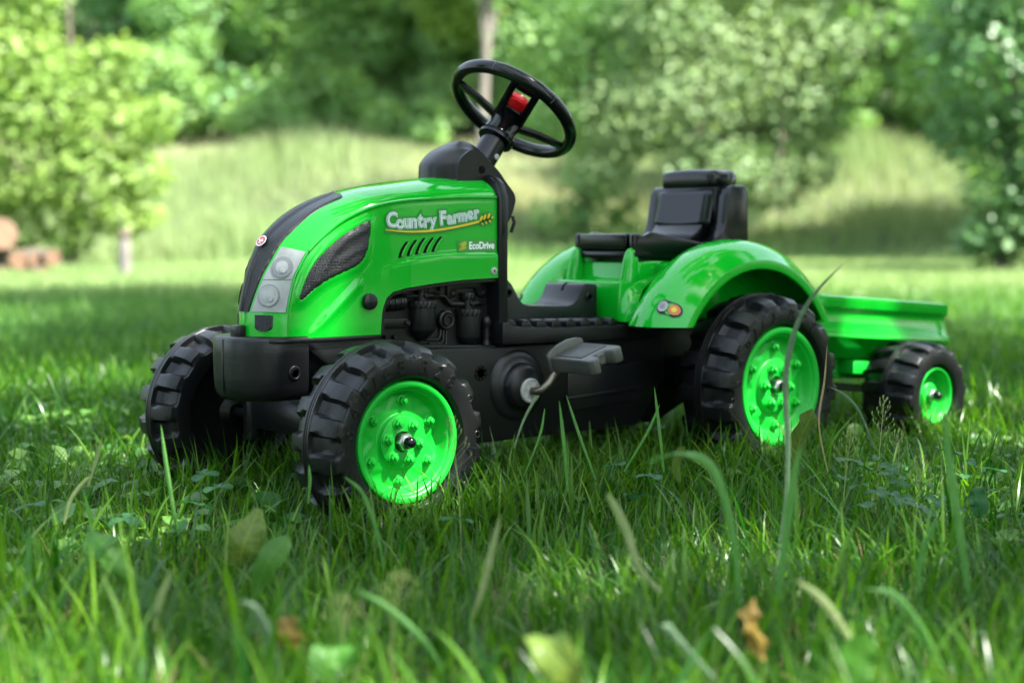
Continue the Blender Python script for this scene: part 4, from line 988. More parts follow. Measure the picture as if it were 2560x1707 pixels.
# ---------------------------------------------------------------- green rear body, fenders, seat
AX, AZ = 0.749, 0.152
con = MB()
con.prism([(0.5560, 0.2565), (0.5590, 0.3208), (0.598, 0.3235), (0.602, 0.3520), (0.640, 0.3540), (0.86, 0.345), (0.88, 0.2600)], -0.0755, 0.0755)
console = con.build('rear_body', M['green'], T, bevel=0.004, seg=3)
for sg in (-1, 1):
    # upright horns in front of the seat
    V = []; F = []
    lv = [(0.300, 0.0225, 0.0135, 0.5925), (0.330, 0.0205, 0.0128, 0.5940), (0.352, 0.0160, 0.0110, 0.5950), (0.364, 0.0125, 0.0095, 0.5955), (0.3705, 0.0090, 0.0075, 0.5957), (0.3745, 0.0045, 0.0042, 0.5958), (0.3757, 0.0003, 0.0003, 0.5958)]
    for z, rx, ry, cx_ in lv:
        for k in range(20):
            a = 2 * math.pi * k / 20; V.append((cx_ + rx * math.cos(a), sg * 0.0640 + ry * math.sin(a), z))
    F = [(i * 20 + k, i * 20 + (k + 1) % 20, (i + 1) * 20 + (k + 1) % 20, (i + 1) * 20 + k) for i in range(6) for k in range(20)]
    MB().add(V, F).build('seat_horn', M['green'], console)
    # shoulder between console and fender
    prof = [(0.0755, 0.318), (0.079, 0.3165), (0.084, 0.300), (0.090, 0.2955), (0.097, 0.298), (0.106, 0.309), (0.116, 0.322)]
    rows = []
    for x, dz, sl in ((0.5555, -0.062, 1.0), (0.560, -0.030, 1.0), (0.572, -0.012, 1.0), (0.590, 0.0, 1.0), (0.630, 0.010, 1.0), (0.70, 0.02, 1), (0.86, 0.02, 1)):
        rows.append([Vector((x + (0.0 if x > 0.57 else (y - 0.0755) * 0.05), sg * y, max(z + dz, 0.2570))) for y, z in prof])
    MB().grid(rows).build('fender_web', M['green'], console, sharp=50)
    MB().prism([(0.640, 0.262), (0.640, 0.348), (0.655, 0.352), (0.86, 0.345), (0.88, 0.26)], sg * 0.074, sg * 0.102).build('inner_arch', M['green'], console, bevel=0.004)
    # fender: an arched shell round the rear wheel
    prof = [(0.2085, 0.1885), (0.2110, 0.1900), (0.2120, 0.1960), (0.2112, 0.2035), (0.2085, 0.2062), (0.2050, 0.2095), (0.1960, 0.2190), (0.1850, 0.2275), (0.1720, 0.2335), (0.1560, 0.2368), (0.1380, 0.2372), (0.1200, 0.2340), (0.1080, 0.2270), (0.1010, 0.2150), (0.0990, 0.1800)]
    inner = [(0.1040, 0.1800), (0.1055, 0.2120), (0.1110, 0.2225), (0.1210, 0.2290), (0.1380, 0.2322), (0.1550, 0.2318), (0.1700, 0.2285), (0.1820, 0.2228), (0.1930, 0.2140), (0.2030, 0.2040), (0.2060, 0.1985), (0.2070, 0.1930)]
    ring = prof + inner; rows = []
    NA = 60
    for i in range(NA + 1):
        row = []
        for y, r in ring:
            zc = 0.2525 + 0.0 * r
            t0 = math.pi - math.asin(min(1, (zc - AZ) / r)); t1 = math.asin(min(1, (0.2480 - AZ) / r))
            t = t0 + (t1 - t0) * i / NA
            row.append(Vector((AX + r * math.cos(t), sg * y, AZ + r * math.sin(t))))
        row.append(row[0]); rows.append(row)
    fd = MB().grid(rows)
    fd.add(rows[0][:-1], [tuple(range(len(ring)))]); fd.add(rows[-1][:-1], [tuple(range(len(ring)))])
    fender = fd.build('fender', M['green'], T, sharp=32)
    # marker lamp sticker on the front slope of the fender
    def fpt(y, a, lift):
        ys = [q[0] for q in prof[3:11]][::-1]; rs_ = [q[1] for q in prof[3:11]][::-1]
        r = interp(y, ys, rs_) + lift
        return Vector((AX + r * math.cos(a), sg * y, AZ + r * math.sin(a)))
    yc, ac = 0.1832, math.pi - math.asin((0.2812 - AZ) / 0.2278)
    def lens(nm, m_, pts, lift, parent):
        Vv = [fpt(yc + a, ac + b / 0.236, lift) for a, b in pts]
        o = flat(MB(), Vv).build(nm, m_, parent, recalc=False); return o
    stad = [(0.0085 * (1 if math.cos(t) > 0 else -1) + 0.0098 * math.cos(t), 0.0124 * math.sin(t)) for t in np.linspace(0, 2 * math.pi, 44, endpoint=False)]
    mk = lens('marker_sticker', M['blackgloss'], stad, 0.0022, fender)
    for cxx, m1 in ((-0.0086, 'white'), (0.0086, 'orange')):
        for nm, rr_, mm, lf in (('lens_ring', 0.0088, M['orange' if m1 == 'orange' else 'lens'], 0.0030), ('lens_core', 0.0042, M['lensdark' if m1 == 'white' else 'yellow'], 0.0036)):
            lens(nm, mm, [(cxx + rr_ * math.cos(t) * 0.88, rr_ * math.sin(t) * 1.08) for t in np.linspace(0, 2 * math.pi, 28, endpoint=False)], lf, fender)

# seat
seat = MB().prism([(0.5945, 0.3575), (0.5945, 0.3690), (0.600, 0.3720), (0.72, 0.3800), (0.80, 0.3900), (0.850, 0.4650), (0.862, 0.4650), (0.8640, 0.3575)], -0.070, 0.070)
st = seat.build('seat', M['blackgloss'], T, bevel=0.003)
MB().prism([(0.5915, 0.3720), (0.5915, 0.3960), (0.5955, 0.3985), (0.612, 0.3985), (0.640, 0.3960), (0.690, 0.3865), (0.735, 0.3870), (0.766, 0.4020), (0.776, 0.4150), (0.790, 0.4150), (0.79, 0.3720)], -0.055, 0.055).build('seat_cushion', M['blackgloss'], st, bevel=0.004, seg=3)
# back cushion: bulged pad
rows = []
for q in np.linspace(0, 1, 18):
    z = 0.4120 + (0.4760 - 0.4120) * q; x = 0.7745 + (0.7915 - 0.7745) * q
    row = []
    for v in np.linspace(-1, 1, 22):
        ed = min(1, (1 - abs(v)) / 0.14) ** 0.5; eq = min(1, q / 0.12, (1 - q) / 0.10) ** 0.5
        dz = -0.0055 * (1 - v * v) * (1 - q) + 0.004 * (1 - v * v) * 0
        row.append(Vector((x - 0.0115 * ed * eq + 0.009, 0.0650 * v, z + dz)))
    rows.append(row)
MB().grid(rows).build('back_cushion', M['blackgloss'], st, sharp=60)
rows = []
for q in np.linspace(0, 2 * math.pi, 33):
    row = []
    for v in np.linspace(-1, 1, 19):
        k = (1 - abs(v) ** 8) ** 0.35 if abs(v) < 1 else 0.0
        k = 0.90 + 0.10 * k if abs(v) < 1 else 0.80
        ca, sa = math.cos(q), math.sin(q)
        ex = math.copysign(abs(ca) ** 0.42, ca); ez = math.copysign(abs(sa) ** 0.5, sa)
        row.append(Vector((0.8270 + 0.0330 * ex * k, 0.0635 * v, 0.4935 + 0.0175 * ez * k - 0.003 * v * v * (1 if ez > 0 else 0.0) - (0.0030 * (1 - v * v) if ez < 0 and ex < 0.3 else 0))))
    rows.append(row)
hr = MB().grid(rows)
for j in (0, 18): hr.add([rows[i][j] for i in range(32)], [tuple(range(32))])
hr.build('headrest', M['blackgloss'], st, sharp=60)
for sg in (-1, 1):
    bol = [(0.5945, 0.3620), (0.5945, 0.3980), (0.606, 0.3990), (0.6155, 0.3965), (0.6225, 0.3965), (0.6330, 0.4010), (0.6450, 0.4012), (0.700, 0.3915), (0.7538, 0.3836), (0.770, 0.3850), (0.783, 0.3920), (0.7950, 0.4060), (0.800, 0.4180), (0.8075, 0.4640), (0.8130, 0.4770), (0.8220, 0.4815), (0.848, 0.4815), (0.8565, 0.4770), (0.8600, 0.4680), (0.8640, 0.3620)]
    bb = MB().prism(bol, sg * 0.0605, sg * 0.0865)
    for i_, (x, y, z) in enumerate(bb.v):                  # the back flares out wider than the front of the seat
        k_ = interp(x, [0.60, 0.70, 0.77], [0.0, 0.5, 1.0])
        bb.v[i_] = (x - 0.008 * k_, sg * ((0.0715 + 0.0225 * k_) if abs(y) > 0.07 else (0.0580 + 0.0085 * k_)), z)
    bb.build('seat_bolster', M['blackgloss'], st, bevel=0.0045, seg=3)
    MB().prism([(0.5935, 0.3600), (0.5935, 0.3690), (0.866, 0.3690), (0.866, 0.3600)], sg * 0.058, sg * 0.0745).build('seat_ledge', M['blackgloss'], st, bevel=0.002)
MB().prism([(0.62, 0.300), (0.62, 0.360), (0.86, 0.360), (0.86, 0.300)], -0.060, 0.060).build('seat_mount', M['black'], st, bevel=0.003)
MB().box(0.7940, 0.8560, -0.0690, 0.0690, 0.362, 0.4785).build('seat_back_shell', M['blackgloss'], st, bevel=0.003)

# ---------------------------------------------------------------- wheels
def tyre_mesh(Ro, Rr, W, nl, seg=14):
    """moulded plastic tyre round the y axis; outer face at y=0, inner face at y=W; lugs left and right of a centre band"""
    n = nl * seg; c = W / 2
    depth = 0.118 * Ro; bandw = 0.0075 * Ro / 0.13
    ys = []
    half = [(Rr * 0.985, 0.018, 0), (Rr * 1.003, 0.0105, 0), (Rr * 1.02, 0.0060, 0), (Rr * 1.06, 0.0015, 0), (Rr * 1.13, 0.0, 0)]
    f = lambda q: Ro * q
    half += [(f(0.79), 0.0, 0), (f(0.83), 0.0003, 1), (f(0.848), 0.0007, 2), (f(0.86), 0.0012, 3), (f(0.90), 0.0017, 3), (f(0.915), 0.0040, 3)]
    for q in (0.14, 0.3, 0.5, 0.7, 0.86): half.append((None, 0.0045 + (c - bandw - 0.0045) * q, 4))
    half += [(f(0.992), c - bandw, 5), (f(0.998), c - bandw * 0.92, 6), (f(0.998), c - bandw * 0.5, 6), (f(0.986), c - bandw * 0.42, 6), (f(0.986), c - bandw * 0.22, 6), (f(0.996), c - bandw * 0.14, 6), (f(0.996), c, 6)]
    rows = []
    def msk(k, ph, y):
        u = ((k + ph * seg) % seg) / seg + 0.10 * (y / c)          # skewed lug
        u = u % 1.0; e = 0.055
        up = min(1, max(0, (u - 0.03) / e)); dn = min(1, max(0, (0.60 - u) / e)); return max(0.0, min(up, dn))
    full = [(r, y, c_, 0.0) for r, y, c_ in half] + [(r, W - y, c_, 0.5) for r, y, c_ in reversed(half[:-1])]
    full += [(Rr * 0.9, W - 0.020, 0, 0.0), (Rr * 0.30, W - 0.026, 0, 0.0), (0.012, W - 0.018, 0, 0.0)]
    V = []
    for r, y, code, ph in full:
        yy = y if ph == 0 else W - y
        for k in range(n):
            m_ = msk(k, ph, yy); t = 2 * math.pi * k / n
            if code == 4:
                q = yy / c; crown = Ro * (0.918 + 0.076 * math.sin(min(1, q * 1.05) * math.pi / 2) ** 0.85)
                flo = Ro * (0.848 + 0.078 * min(1, q * 1.05)); rad = flo + (crown - flo) * m_
                yo = yy
            elif code == 3:
                flo = Ro * 0.846 * (1 - 0.006 * (1 if r > Ro * 0.88 else 2)); rad = flo + (r - flo) * m_; yo = 0.0045 + (yy - 0.0045) * m_
            elif code in (1, 2):
                rad = min(r, Ro * 0.826 - 0.002 * (2 - code)) * (1 - m_) + r * m_; yo = yy
            elif code == 5:
                flo = Ro * 0.94; rad = flo + (r - flo) * max(m_, 0.0); yo = yy
            else: rad = r; yo = yy
            y_ = yo if ph == 0 else W - yo
            V.append((rad * math.cos(t), y_, rad * math.sin(t)))
    F = []
    for i in range(len(full) - 1):
        for k in range(n):
            F.append((i * n + k, i * n + (k + 1) % n, (i + 1) * n + (k + 1) % n, (i + 1) * n + k))
    return V, F
def rim_parts(par, R, bolts=True, dish=0.024, slack=1.0, plain=False):
    """green dished rim, face towards -y, with bolts, nut and cap"""
    k = R / 0.08
    prof = [(R * 1.0, 0.010), (R * 1.0, 0.0005), (R * 0.985, -0.0015), (R * 0.955, -0.0022), (R * 0.905, -0.0014), (R * 0.875, 0.0008), (R * 0.862, 0.0035), (R * 0.845, 0.0040), (R * 0.830, 0.0060), (R * 0.80, 0.0125 * slack), (R * 0.775, 0.0175 * slack), (R * 0.755, 0.0195 * slack), (R * 0.72, 0.0200 * slack)]
    for q in np.linspace(0.69, 0.47, 9): prof.append((R * q, 0.0200 * slack))
    prof += [(R * 0.455, 0.0195 * slack), (R * 0.440, 0.0150 * slack), (R * 0.425, 0.0118 * slack), (R * 0.40, 0.0108 * slack), (R * 0.30, 0.0105 * slack), (R * 0.185, 0.0105 * slack), (R * 0.170, 0.0112 * slack), (R * 0.165, 0.0190 * slack), (R * 0.02, 0.0195 * slack)]
    n = 96; V = []; F = []
    for r, h in prof:
        for j in range(n):
            a = 2 * math.pi * j / n; hh = h
            q = r / R
            if 0.44 < q < 0.78 and not plain:              # star shaped raised plate between the bolts
                d = (math.degrees(a) - 113) % 60; d = min(d, 60 - d)
                cut = 0.86 - 0.30 * math.exp(-(d / 17.0) ** 2)
                hh -= 0.0022 * k / (1 + math.exp(max(-40, min(40, (q - cut) * 110))))
            V.append((r * math.cos(a), hh, r * math.sin(a)))
    for i in range(len(prof) - 1):
        for j in range(n): F.append((i * n + j, i * n + (j + 1) % n, (i + 1) * n + (j + 1) % n, (i + 1) * n + j))
    rm = MB().add(V, F).build('rim', M['rimgreen'], par, sharp=40)
    if bolts:
        for rad, a0, ht, sz in ((0.655, 83, 0.0178 * slack, 1.0), (0.315, 47, 0.0105 * slack, 1.0)):
            for j in range(6):
                a = R_(a0 + 60 * j)
                mb = MB(); s_ = 0.0064 * k * sz
                mb.lathe([(s_ * 1.28, 0.001), (s_ * 1.28, -0.0010 * k), (s_ * 1.02, -0.0016 * k)], 'y', n=18)
                mb.lathe([(s_ * 1.02, -0.0012 * k), (s_ * 1.0, -0.0052 * k), (s_ * 0.80, -0.0064 * k), (0.0001, -0.0064 * k)], 'y', n=6)
                mb.lathe([(s_ * 0.52, -0.0060 * k), (s_ * 0.50, -0.0088 * k), (s_ * 0.36, -0.0098 * k), (0.0001, -0.0098 * k)], 'y', n=14)
                mb.build('wheel_bolt', M['rimgreen'], par, recalc=False, sharp=30, loc=(R * rad * math.cos(a), ht, R * rad * math.sin(a)))
    mb = MB().lathe([(0.0122, 0.016), (0.0122, 0.0035), (0.0108, 0.0015), (0.0085, 0.001)], 'y', n=6)
    mb.build('axle_nut', M['steel'], par, sharp=30)
    mb = MB().lathe([(0.0086, 0.003), (0.0090, 0.0), (0.0090, -0.0006), (0.0080, -0.001)], 'y', n=24).build('nut_collar', M['steel'], par)
    mb = MB().lathe([(0.0078, 0.001), (0.0076, -0.006), (0.0066, -0.0092), (0.0045, -0.0112), (0, -0.0118)], 'y', n=22).build('axle_end_cap', M['blackgloss'], par)
def make_wheel(nm, Ro, Rr, W, nl, R, parent, bolts=True, text=None, plain=False):
    wl = empty(nm, parent)
    V, F = tyre_mesh(Ro, Rr, W, nl)
    V = [(a, b - 0.0085, c) for a, b, c in V]
    ty = MB().add(V, F).build('tyre', M['tyre'], wl, sharp=34)
    rim_parts(wl, R, bolts, plain=plain)
    if text:
        for rep in (0, 180):
            for chh, ang in zip('540/65R28', (166, 150, 133.5, 122, 110.5, 96.5, 75, 60, 46.5)):
                V, F = text_mesh(chh, text[1], 0.0, 0.0, 0.0011, True)
                a = R_(ang + rep); rad = text[0]
                ux = Vector((math.sin(a), 0, -math.cos(a))); uy = Vector((math.cos(a), 0, math.sin(a)))
                mx = Matrix(((ux.x, uy.x, 0, rad * uy.x), (0, 0, -1, -0.0087), (ux.z, uy.z, 0, rad * uy.z), (0, 0, 0, 1)))
                MB().add(V, F, mx).build('tyre_lettering', M['tyre'], wl, recalc=False)
            for ang in (178, 86, 25, 141):
                a = R_(ang + rep); rad = text[0] * 1.10
                pts = [(rad * math.cos(a) + 0.0042 * math.cos(t), -0.0080, rad * math.sin(a) + 0.0042 * math.sin(t)) for t in np.linspace(0, 2 * math.pi, 19)]
                MB().tube(pts, 0.0007, 5, cap=False).build('tyre_ring_mark', M['tyre'], wl, recalc=False)
    return wl
fw = make_wheel('front_wheel', 0.130, 0.0815, 0.102, 16, 0.0800, T, text=(0.0985, 0.0215))
fw.location = (0, -0.255, 0.130); fw.rotation_euler = (0, R_(-3), 0)
fw2 = copy_tree(fw, T); fw2.location = (0, 0.255, 0.130); fw2.rotation_euler = (0, R_(14), math.pi)
rw = make_wheel('rear_wheel', 0.150, 0.099, 0.112, 16, 0.0971, T, text=(0.1160, 0.0225))
rw.location = (AX, -0.255, AZ); rw.rotation_euler = (0, R_(-8), 0)
rw2 = copy_tree(rw, T); rw2.location = (AX, 0.255, AZ); rw2.rotation_euler = (0, R_(11), math.pi)
# axles
MB().tube([(0, -0.22, 0.130), (0, 0.22, 0.130)], 0.008, 14).build('front_axle', M['black'], T)
MB().prism([(-0.010, 0.112), (0.034, 0.112), (0.038, 0.148), (0.026, 0.172), (0.000, 0.172), (-0.012, 0.148)], -0.130, 0.130).build('axle_beam', M['black'], T, bevel=0.005)
for sg in (-1, 1):
    MB().tube([(0.0, sg * 0.128, 0.095), (0.0, sg * 0.128, 0.185)], 0.016, 16).build('steering_knuckle', M['black'], T, bevel=0.003)
MB().tube([(AX, -0.22, AZ), (AX, 0.22, AZ)], 0.0085, 14).build('rear_axle', M['steel'], T)
MB().prism([(0.70, 0.13), (0.80, 0.13), (0.80, 0.19), (0.70, 0.19)], -0.140, 0.140).build('axle_housing', M['black'], T, bevel=0.006)
MB().prism([(0.84, 0.150), (0.965, 0.150), (0.965, 0.172), (0.84, 0.172)], -0.022, 0.022).build('tow_bar', M['black'], T, bevel=0.004)

# ================================================================== THE TRAILER
TR = empty('trailer', None, (1.183, 0, 0.107), (0, 0.072, 0))
tag(TR, 'green tipping trailer with black wheels hitched behind the pedal tractor', 'trailer')
sec = [(0.150, 0.1690), (0.171, 0.1700), (0.1735, 0.1670), (0.1735, 0.1480), (0.1680, 0.1440), (0.1660, 0.1350), (0.1740, 0.1080), (0.1770, 0.0960), (0.1690, 0.0930), (0.1420, 0.0600), (0.1330, 0.0560), (0.0, 0.0560)]
inn = [(0.0, 0.0610), (0.1310, 0.0610), (0.1400, 0.0640), (0.1600, 0.1000), (0.1600, 0.1450), (0.1500, 0.1640)]
rows = []
for k, (x, sx, dz) in enumerate(((-0.255, 0.93, 0), (-0.245, 0.99, 0), (-0.225, 1.0, 0), (0.12, 1.0, 0), (0.150, 0.995, 0), (0.160, 0.95, 0))):
    half = [Vector((x + (0.0 if z > 0.13 else (-0.02 if x < 0 else 0.02) * (0.13 - z) / 0.07 * (1 if abs(x) > 0.14 else 0)), -y * sx, z)) for y, z in sec]
    other = [Vector((v.x, -v.y, v.z)) for v in reversed(half[:-1])]
    rows.append(half + other)
tub = MB().grid(rows)
for r in (rows[0], rows[-1]): tub.add(r, [tuple(range(len(r)))])
rows2 = []
for x in (-0.245, 0.145):
    half = [Vector((x, -y, z)) for y, z in reversed(inn)]
    rows2.append(half + [Vector((v.x, -v.y, v.z)) for v in reversed(half[:-1])])
tub.grid(rows2)
tubo = tub.build('trailer_tub', M['green'], TR, bevel=0.003, angle=40, sharp=35)
MB().prism([(-0.255, 0.060), (-0.255, 0.166), (-0.245, 0.166), (-0.245, 0.060)], -0.150, 0.150).build('front_board', M['green'], TR, bevel=0.002)
MB().prism([(0.140, 0.060), (0.140, 0.166), (0.152, 0.166), (0.158, 0.060)], -0.150, 0.150).build('tailgate', M['green'], TR, bevel=0.002)
MB().prism([(-0.215, 0.020), (-0.215, 0.060), (0.10, 0.060), (0.10, 0.020)], -0.115, 0.115).build('trailer_frame', M['rimgreen'], TR, bevel=0.004)
MB().prism([(-0.275, 0.018), (-0.275, 0.044), (-0.18, 0.040), (-0.18, 0.014)], -0.020, 0.020).build('drawbar', M['rimgreen'], TR, bevel=0.004)
for sg in (-1, 1):
    MB().prism([(-0.105, 0.030), (-0.105, 0.056), (-0.02, 0.056), (-0.02, 0.030)], sg * 0.114, sg * 0.150).build('axle_bracket', M['rimgreen'], TR, bevel=0.003)
MB().prism([(-0.245, 0.012), (-0.215, 0.012), (-0.215, -0.06), (-0.230, -0.068), (-0.245, -0.06)], -0.012, 0.012).build('stand_leg', M['rimgreen'], TR, bevel=0.003)
tw = make_wheel('trailer_wheel', 0.0975, 0.0545, 0.108, 14, 0.0510, TR, bolts=False, plain=True)
tw.location = (0, -0.255, 0)
tw2 = copy_tree(tw, TR); tw2.location = (0, 0.255, 0); tw2.rotation_euler = (0, 0.3, math.pi)
MB().tube([(0, -0.23, 0), (0, 0.23, 0)], 0.007, 12).build('trailer_axle', M['steel'], TR)

# ================================================================== GRASS
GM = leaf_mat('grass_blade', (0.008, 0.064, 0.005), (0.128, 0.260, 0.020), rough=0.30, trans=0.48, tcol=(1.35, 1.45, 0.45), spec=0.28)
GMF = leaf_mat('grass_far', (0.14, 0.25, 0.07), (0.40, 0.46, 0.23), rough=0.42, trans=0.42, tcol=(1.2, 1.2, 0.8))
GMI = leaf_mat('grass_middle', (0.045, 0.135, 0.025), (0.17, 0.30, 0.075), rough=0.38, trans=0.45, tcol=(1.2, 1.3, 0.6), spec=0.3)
GMM = leaf_mat('meadow_grass', (0.12, 0.235, 0.065), (0.45, 0.45, 0.27), rough=0.5, trans=0.42, tcol=(1.1, 1.1, 0.7))

def blades(base, az, h, wd, lean, segs, r, twist=None, droop=1.0):
    """curved tapering strips: base (n,3), azimuth, height, width, lean (0 upright .. 1 bent over)"""
    n = len(base)
    L = np.linspace(0, 1, segs + 1)
    d = np.stack([np.cos(az), np.sin(az), np.zeros(n)], 1)
    tw_ = (rng.random(n) - 0.5) * 1.6 if twist is None else twist
    sd = np.stack([-np.sin(az + tw_), np.cos(az + tw_), np.zeros(n)], 1)
    V = np.zeros((n, segs + 1, 2, 3))
    ang = lean[:, None] * (L[None, :] ** 0.9) * 1.75 * droop + lean[:, None] * 0.25
    step = (h / segs)[:, None]
    dx = np.cumsum(np.sin(ang) * step, 1) - np.sin(ang) * step; dz = np.cumsum(np.cos(ang) * step, 1) - np.cos(ang) * step
    for i in range(segs + 1):
        c = base + d * dx[:, i:i + 1] + np.array([0, 0, 1.0]) * dz[:, i:i + 1]
        k = L[i]; wk = (0.75 + 0.6 * k if k < 0.4 else 1.0 * (1 - ((k - 0.4) / 0.6) ** 1.7)) if segs > 2 else (1 - k)
        wk = max(wk, 0.03)
        V[:, i, 0] = c - sd * (wd * wk * 0.5)[:, None]; V[:, i, 1] = c + sd * (wd * wk * 0.5)[:, None]
    m = (segs + 1) * 2
    b = np.arange(n)[:, None] * m
    F = np.concatenate([np.stack([b[:, 0] + 2 * i, b[:, 0] + 2 * i + 1, b[:, 0] + 2 * i + 3, b[:, 0] + 2 * i + 2], 1) for i in range(segs)], 0)
    return V.reshape(-1, 3), F, np.repeat(r, m)

def patchy(x, y, s):
    return 0.5 + 0.25 * np.sin(x * s + 1.3 * np.sin(y * s * 0.7)) + 0.25 * np.sin(y * s * 1.3 + 1.7 * np.sin(x * s * 0.6 + 2))

WHEELS = [(0, -0.207, 0.080), (0, 0.207, 0.080), (0.749, -0.2, 0.09), (0.749, 0.2, 0.09), (1.183, -0.2, 0.06), (1.183, 0.2, 0.06)]
def grow(n, f0, f1, p, hmin, hmax, wmin, wmax, segs, m, name, long_share=0.07, bend=0.15, side=False):
    u = rng.random(n); f = (f0 ** p + u * (f1 ** p - f0 ** p)) ** (1 / p)
    r = (rng.random(n) * 2 - 1) * (0.40 * f + 0.35)
    if side: r = np.where(rng.random(n) < 0.5, -1, 1) * (0.40 * f + 0.35 + rng.random(n) * (0.55 * f + 1.6))
    z = hgt(r, f); P = rfn(r, f, z)
    keep = np.ones(n, bool)
    for (wx, wy, hw) in WHEELS:
        keep &= ~((np.abs(P[:, 0] - wx) < hw) & (np.abs(P[:, 1] - wy) < 0.056))
    under = (P[:, 0] > -0.12) & (P[:, 0] < 0.85) & (np.abs(P[:, 1]) < 0.07)
    P = P[keep]; under = under[keep]; n = len(P)
    pt = patchy(P[:, 0], P[:, 1], 5.0); pt2 = patchy(P[:, 0] + 9, P[:, 1] - 4, 1.7)
    h = (hmin + (hmax - hmin) * rng.random(n) ** 1.3) * (0.65 + 0.7 * pt * 0.6 + 0.3 * pt2)
    lg_ = rng.random(n) < long_share; h[lg_] *= 1.55
    h[under] = np.minimum(h[under], 0.075)
    wd = wmin + (wmax - wmin) * rng.random(n) ** 1.8
    lean = np.clip(0.10 + bend * rng.random(n) + 0.75 * rng.random(n) ** 1.5, 0, 1.25)
    az = rng.random(n) * 6.283
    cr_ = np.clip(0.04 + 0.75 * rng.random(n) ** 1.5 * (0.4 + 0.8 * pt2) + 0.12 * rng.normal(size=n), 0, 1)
    V, F, r_ = blades(P, az, h, wd, lean, segs, cr_)
    o = np_mesh(name, V, F, m, None, r_); return o
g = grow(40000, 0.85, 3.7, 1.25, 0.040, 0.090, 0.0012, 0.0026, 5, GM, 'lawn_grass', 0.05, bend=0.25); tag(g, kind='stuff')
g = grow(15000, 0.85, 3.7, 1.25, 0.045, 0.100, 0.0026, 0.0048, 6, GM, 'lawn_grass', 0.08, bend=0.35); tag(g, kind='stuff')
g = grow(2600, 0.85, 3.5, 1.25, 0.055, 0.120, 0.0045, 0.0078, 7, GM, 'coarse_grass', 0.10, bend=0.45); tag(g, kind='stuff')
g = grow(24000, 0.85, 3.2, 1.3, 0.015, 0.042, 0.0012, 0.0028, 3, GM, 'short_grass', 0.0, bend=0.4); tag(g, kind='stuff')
# tufts that crowd up against the wheels
tp = []
for (wx, wy, R0) in ((0, -0.255, 0.13), (0, 0.15, 0.13), (0.749, -0.255, 0.15), (1.183, -0.255, 0.0975)):
    for k in range(420 if R0 < 0.2 else 0):
        x = wx + (rng.random() * 2 - 1) * R0 * 1.15; y = wy - 0.012 - 0.10 * rng.random() ** 1.5
        tp.append((x, y, 0.0))
for k in range(900):                                     # and along the near side of the chassis
    tp.append((0.10 + 0.55 * rng.random(), -0.10 - 0.22 * rng.random(), 0.0))
tp = np.array(tp); n = len(tp)
V, F, r_ = blades(tp, rng.random(n) * 6.283, 0.055 + 0.070 * rng.random(n) ** 1.4, 0.0016 + 0.003 * rng.random(n), 0.15 + 0.6 * rng.random(n), 6, np.clip(0.1 + 0.6 * rng.random(n), 0, 1))
tag(np_mesh('wheel_side_grass', V, F, GM, None, r_), kind='stuff')
STRAW = leaf_mat('dry_grass', (0.10, 0.075, 0.03), (0.26, 0.21, 0.09), rough=0.6, trans=0.25)
g = grow(4200, 0.85, 3.4, 1.3, 0.030, 0.075, 0.0009, 0.0022, 4, STRAW, 'dry_grass', 0.0, bend=0.9); tag(g, kind='stuff')
# low broad leaved weeds between the blades
def weeds(n, f0, f1, name, m, smin, smax):
    f = f0 + (f1 - f0) * rng.random(n) ** 0.9; r = (rng.random(n) * 2 - 1) * (0.40 * f + 0.3)
    kx = patchy(rfn(r, f, 0 * f)[:, 0], rfn(r, f, 0 * f)[:, 1], 3.1) > 0.42
    f, r = f[kx], r[kx]; n = len(f)
    P = rfn(r, f, 0.012 + 0.035 * rng.random(n)); az = rng.random(n) * 6.283; sz = smin + (smax - smin) * rng.random(n) ** 1.6
    el = -0.25 + 1.1 * rng.random(n)
    d = np.stack([np.cos(az) * np.cos(el), np.sin(az) * np.cos(el), np.sin(el)], 1); sd = np.stack([-np.sin(az), np.cos(az), 0.5 * (rng.random(n) - 0.5)], 1)
    nn = np.cross(d, sd); qs = [0, 0.25, 0.55, 0.82, 1.0]; ws = [0.10, 0.75, 1.0, 0.62, 0.06]; asp = 0.30 + 0.30 * rng.random(n)
    V = np.zeros((n, 5, 3, 3))
    for a, (q, w_) in enumerate(zip(qs, ws)):
        c = P + d * (sz * q)[:, None] + nn * (-0.35 * sz * (q ** 2) * rng.random(n))[:, None]
        V[:, a, 0] = c - sd * (sz * asp * w_)[:, None] + nn * (0.16 * sz * w_)[:, None]; V[:, a, 1] = c; V[:, a, 2] = c + sd * (sz * asp * w_)[:, None] + nn * (0.16 * sz * w_)[:, None]
    b = np.arange(n) * 15
    F = np.concatenate([np.stack([b + 3 * a + e, b + 3 * a + e + 1, b + 3 * a + e + 4, b + 3 * a + e + 3], 1) for a in range(4) for e in (0, 1)], 0)
    tag(np_mesh(name, V.reshape(-1, 3), F, m, None, np.repeat(np.clip(rng.random(n), 0, 1), 15)), kind='stuff')
WM = leaf_mat('weed_leaf', (0.020, 0.090, 0.012), (0.11, 0.22, 0.035), rough=0.45, trans=0.35, tcol=(1.3, 1.4, 0.5), spec=0.35)
weeds(5200, 0.95, 3.4, 'weeds', WM, 0.010, 0.040)
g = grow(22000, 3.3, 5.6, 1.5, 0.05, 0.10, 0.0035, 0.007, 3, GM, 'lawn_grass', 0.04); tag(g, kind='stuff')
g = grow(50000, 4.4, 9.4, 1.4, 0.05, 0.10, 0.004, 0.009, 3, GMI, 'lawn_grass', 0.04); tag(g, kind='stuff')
g = grow(90000, 8.5, 22.0, 1.6, 0.05, 0.11, 0.008, 0.018, 2, GMF, 'lawn_grass', 0.02); tag(g, kind='stuff')
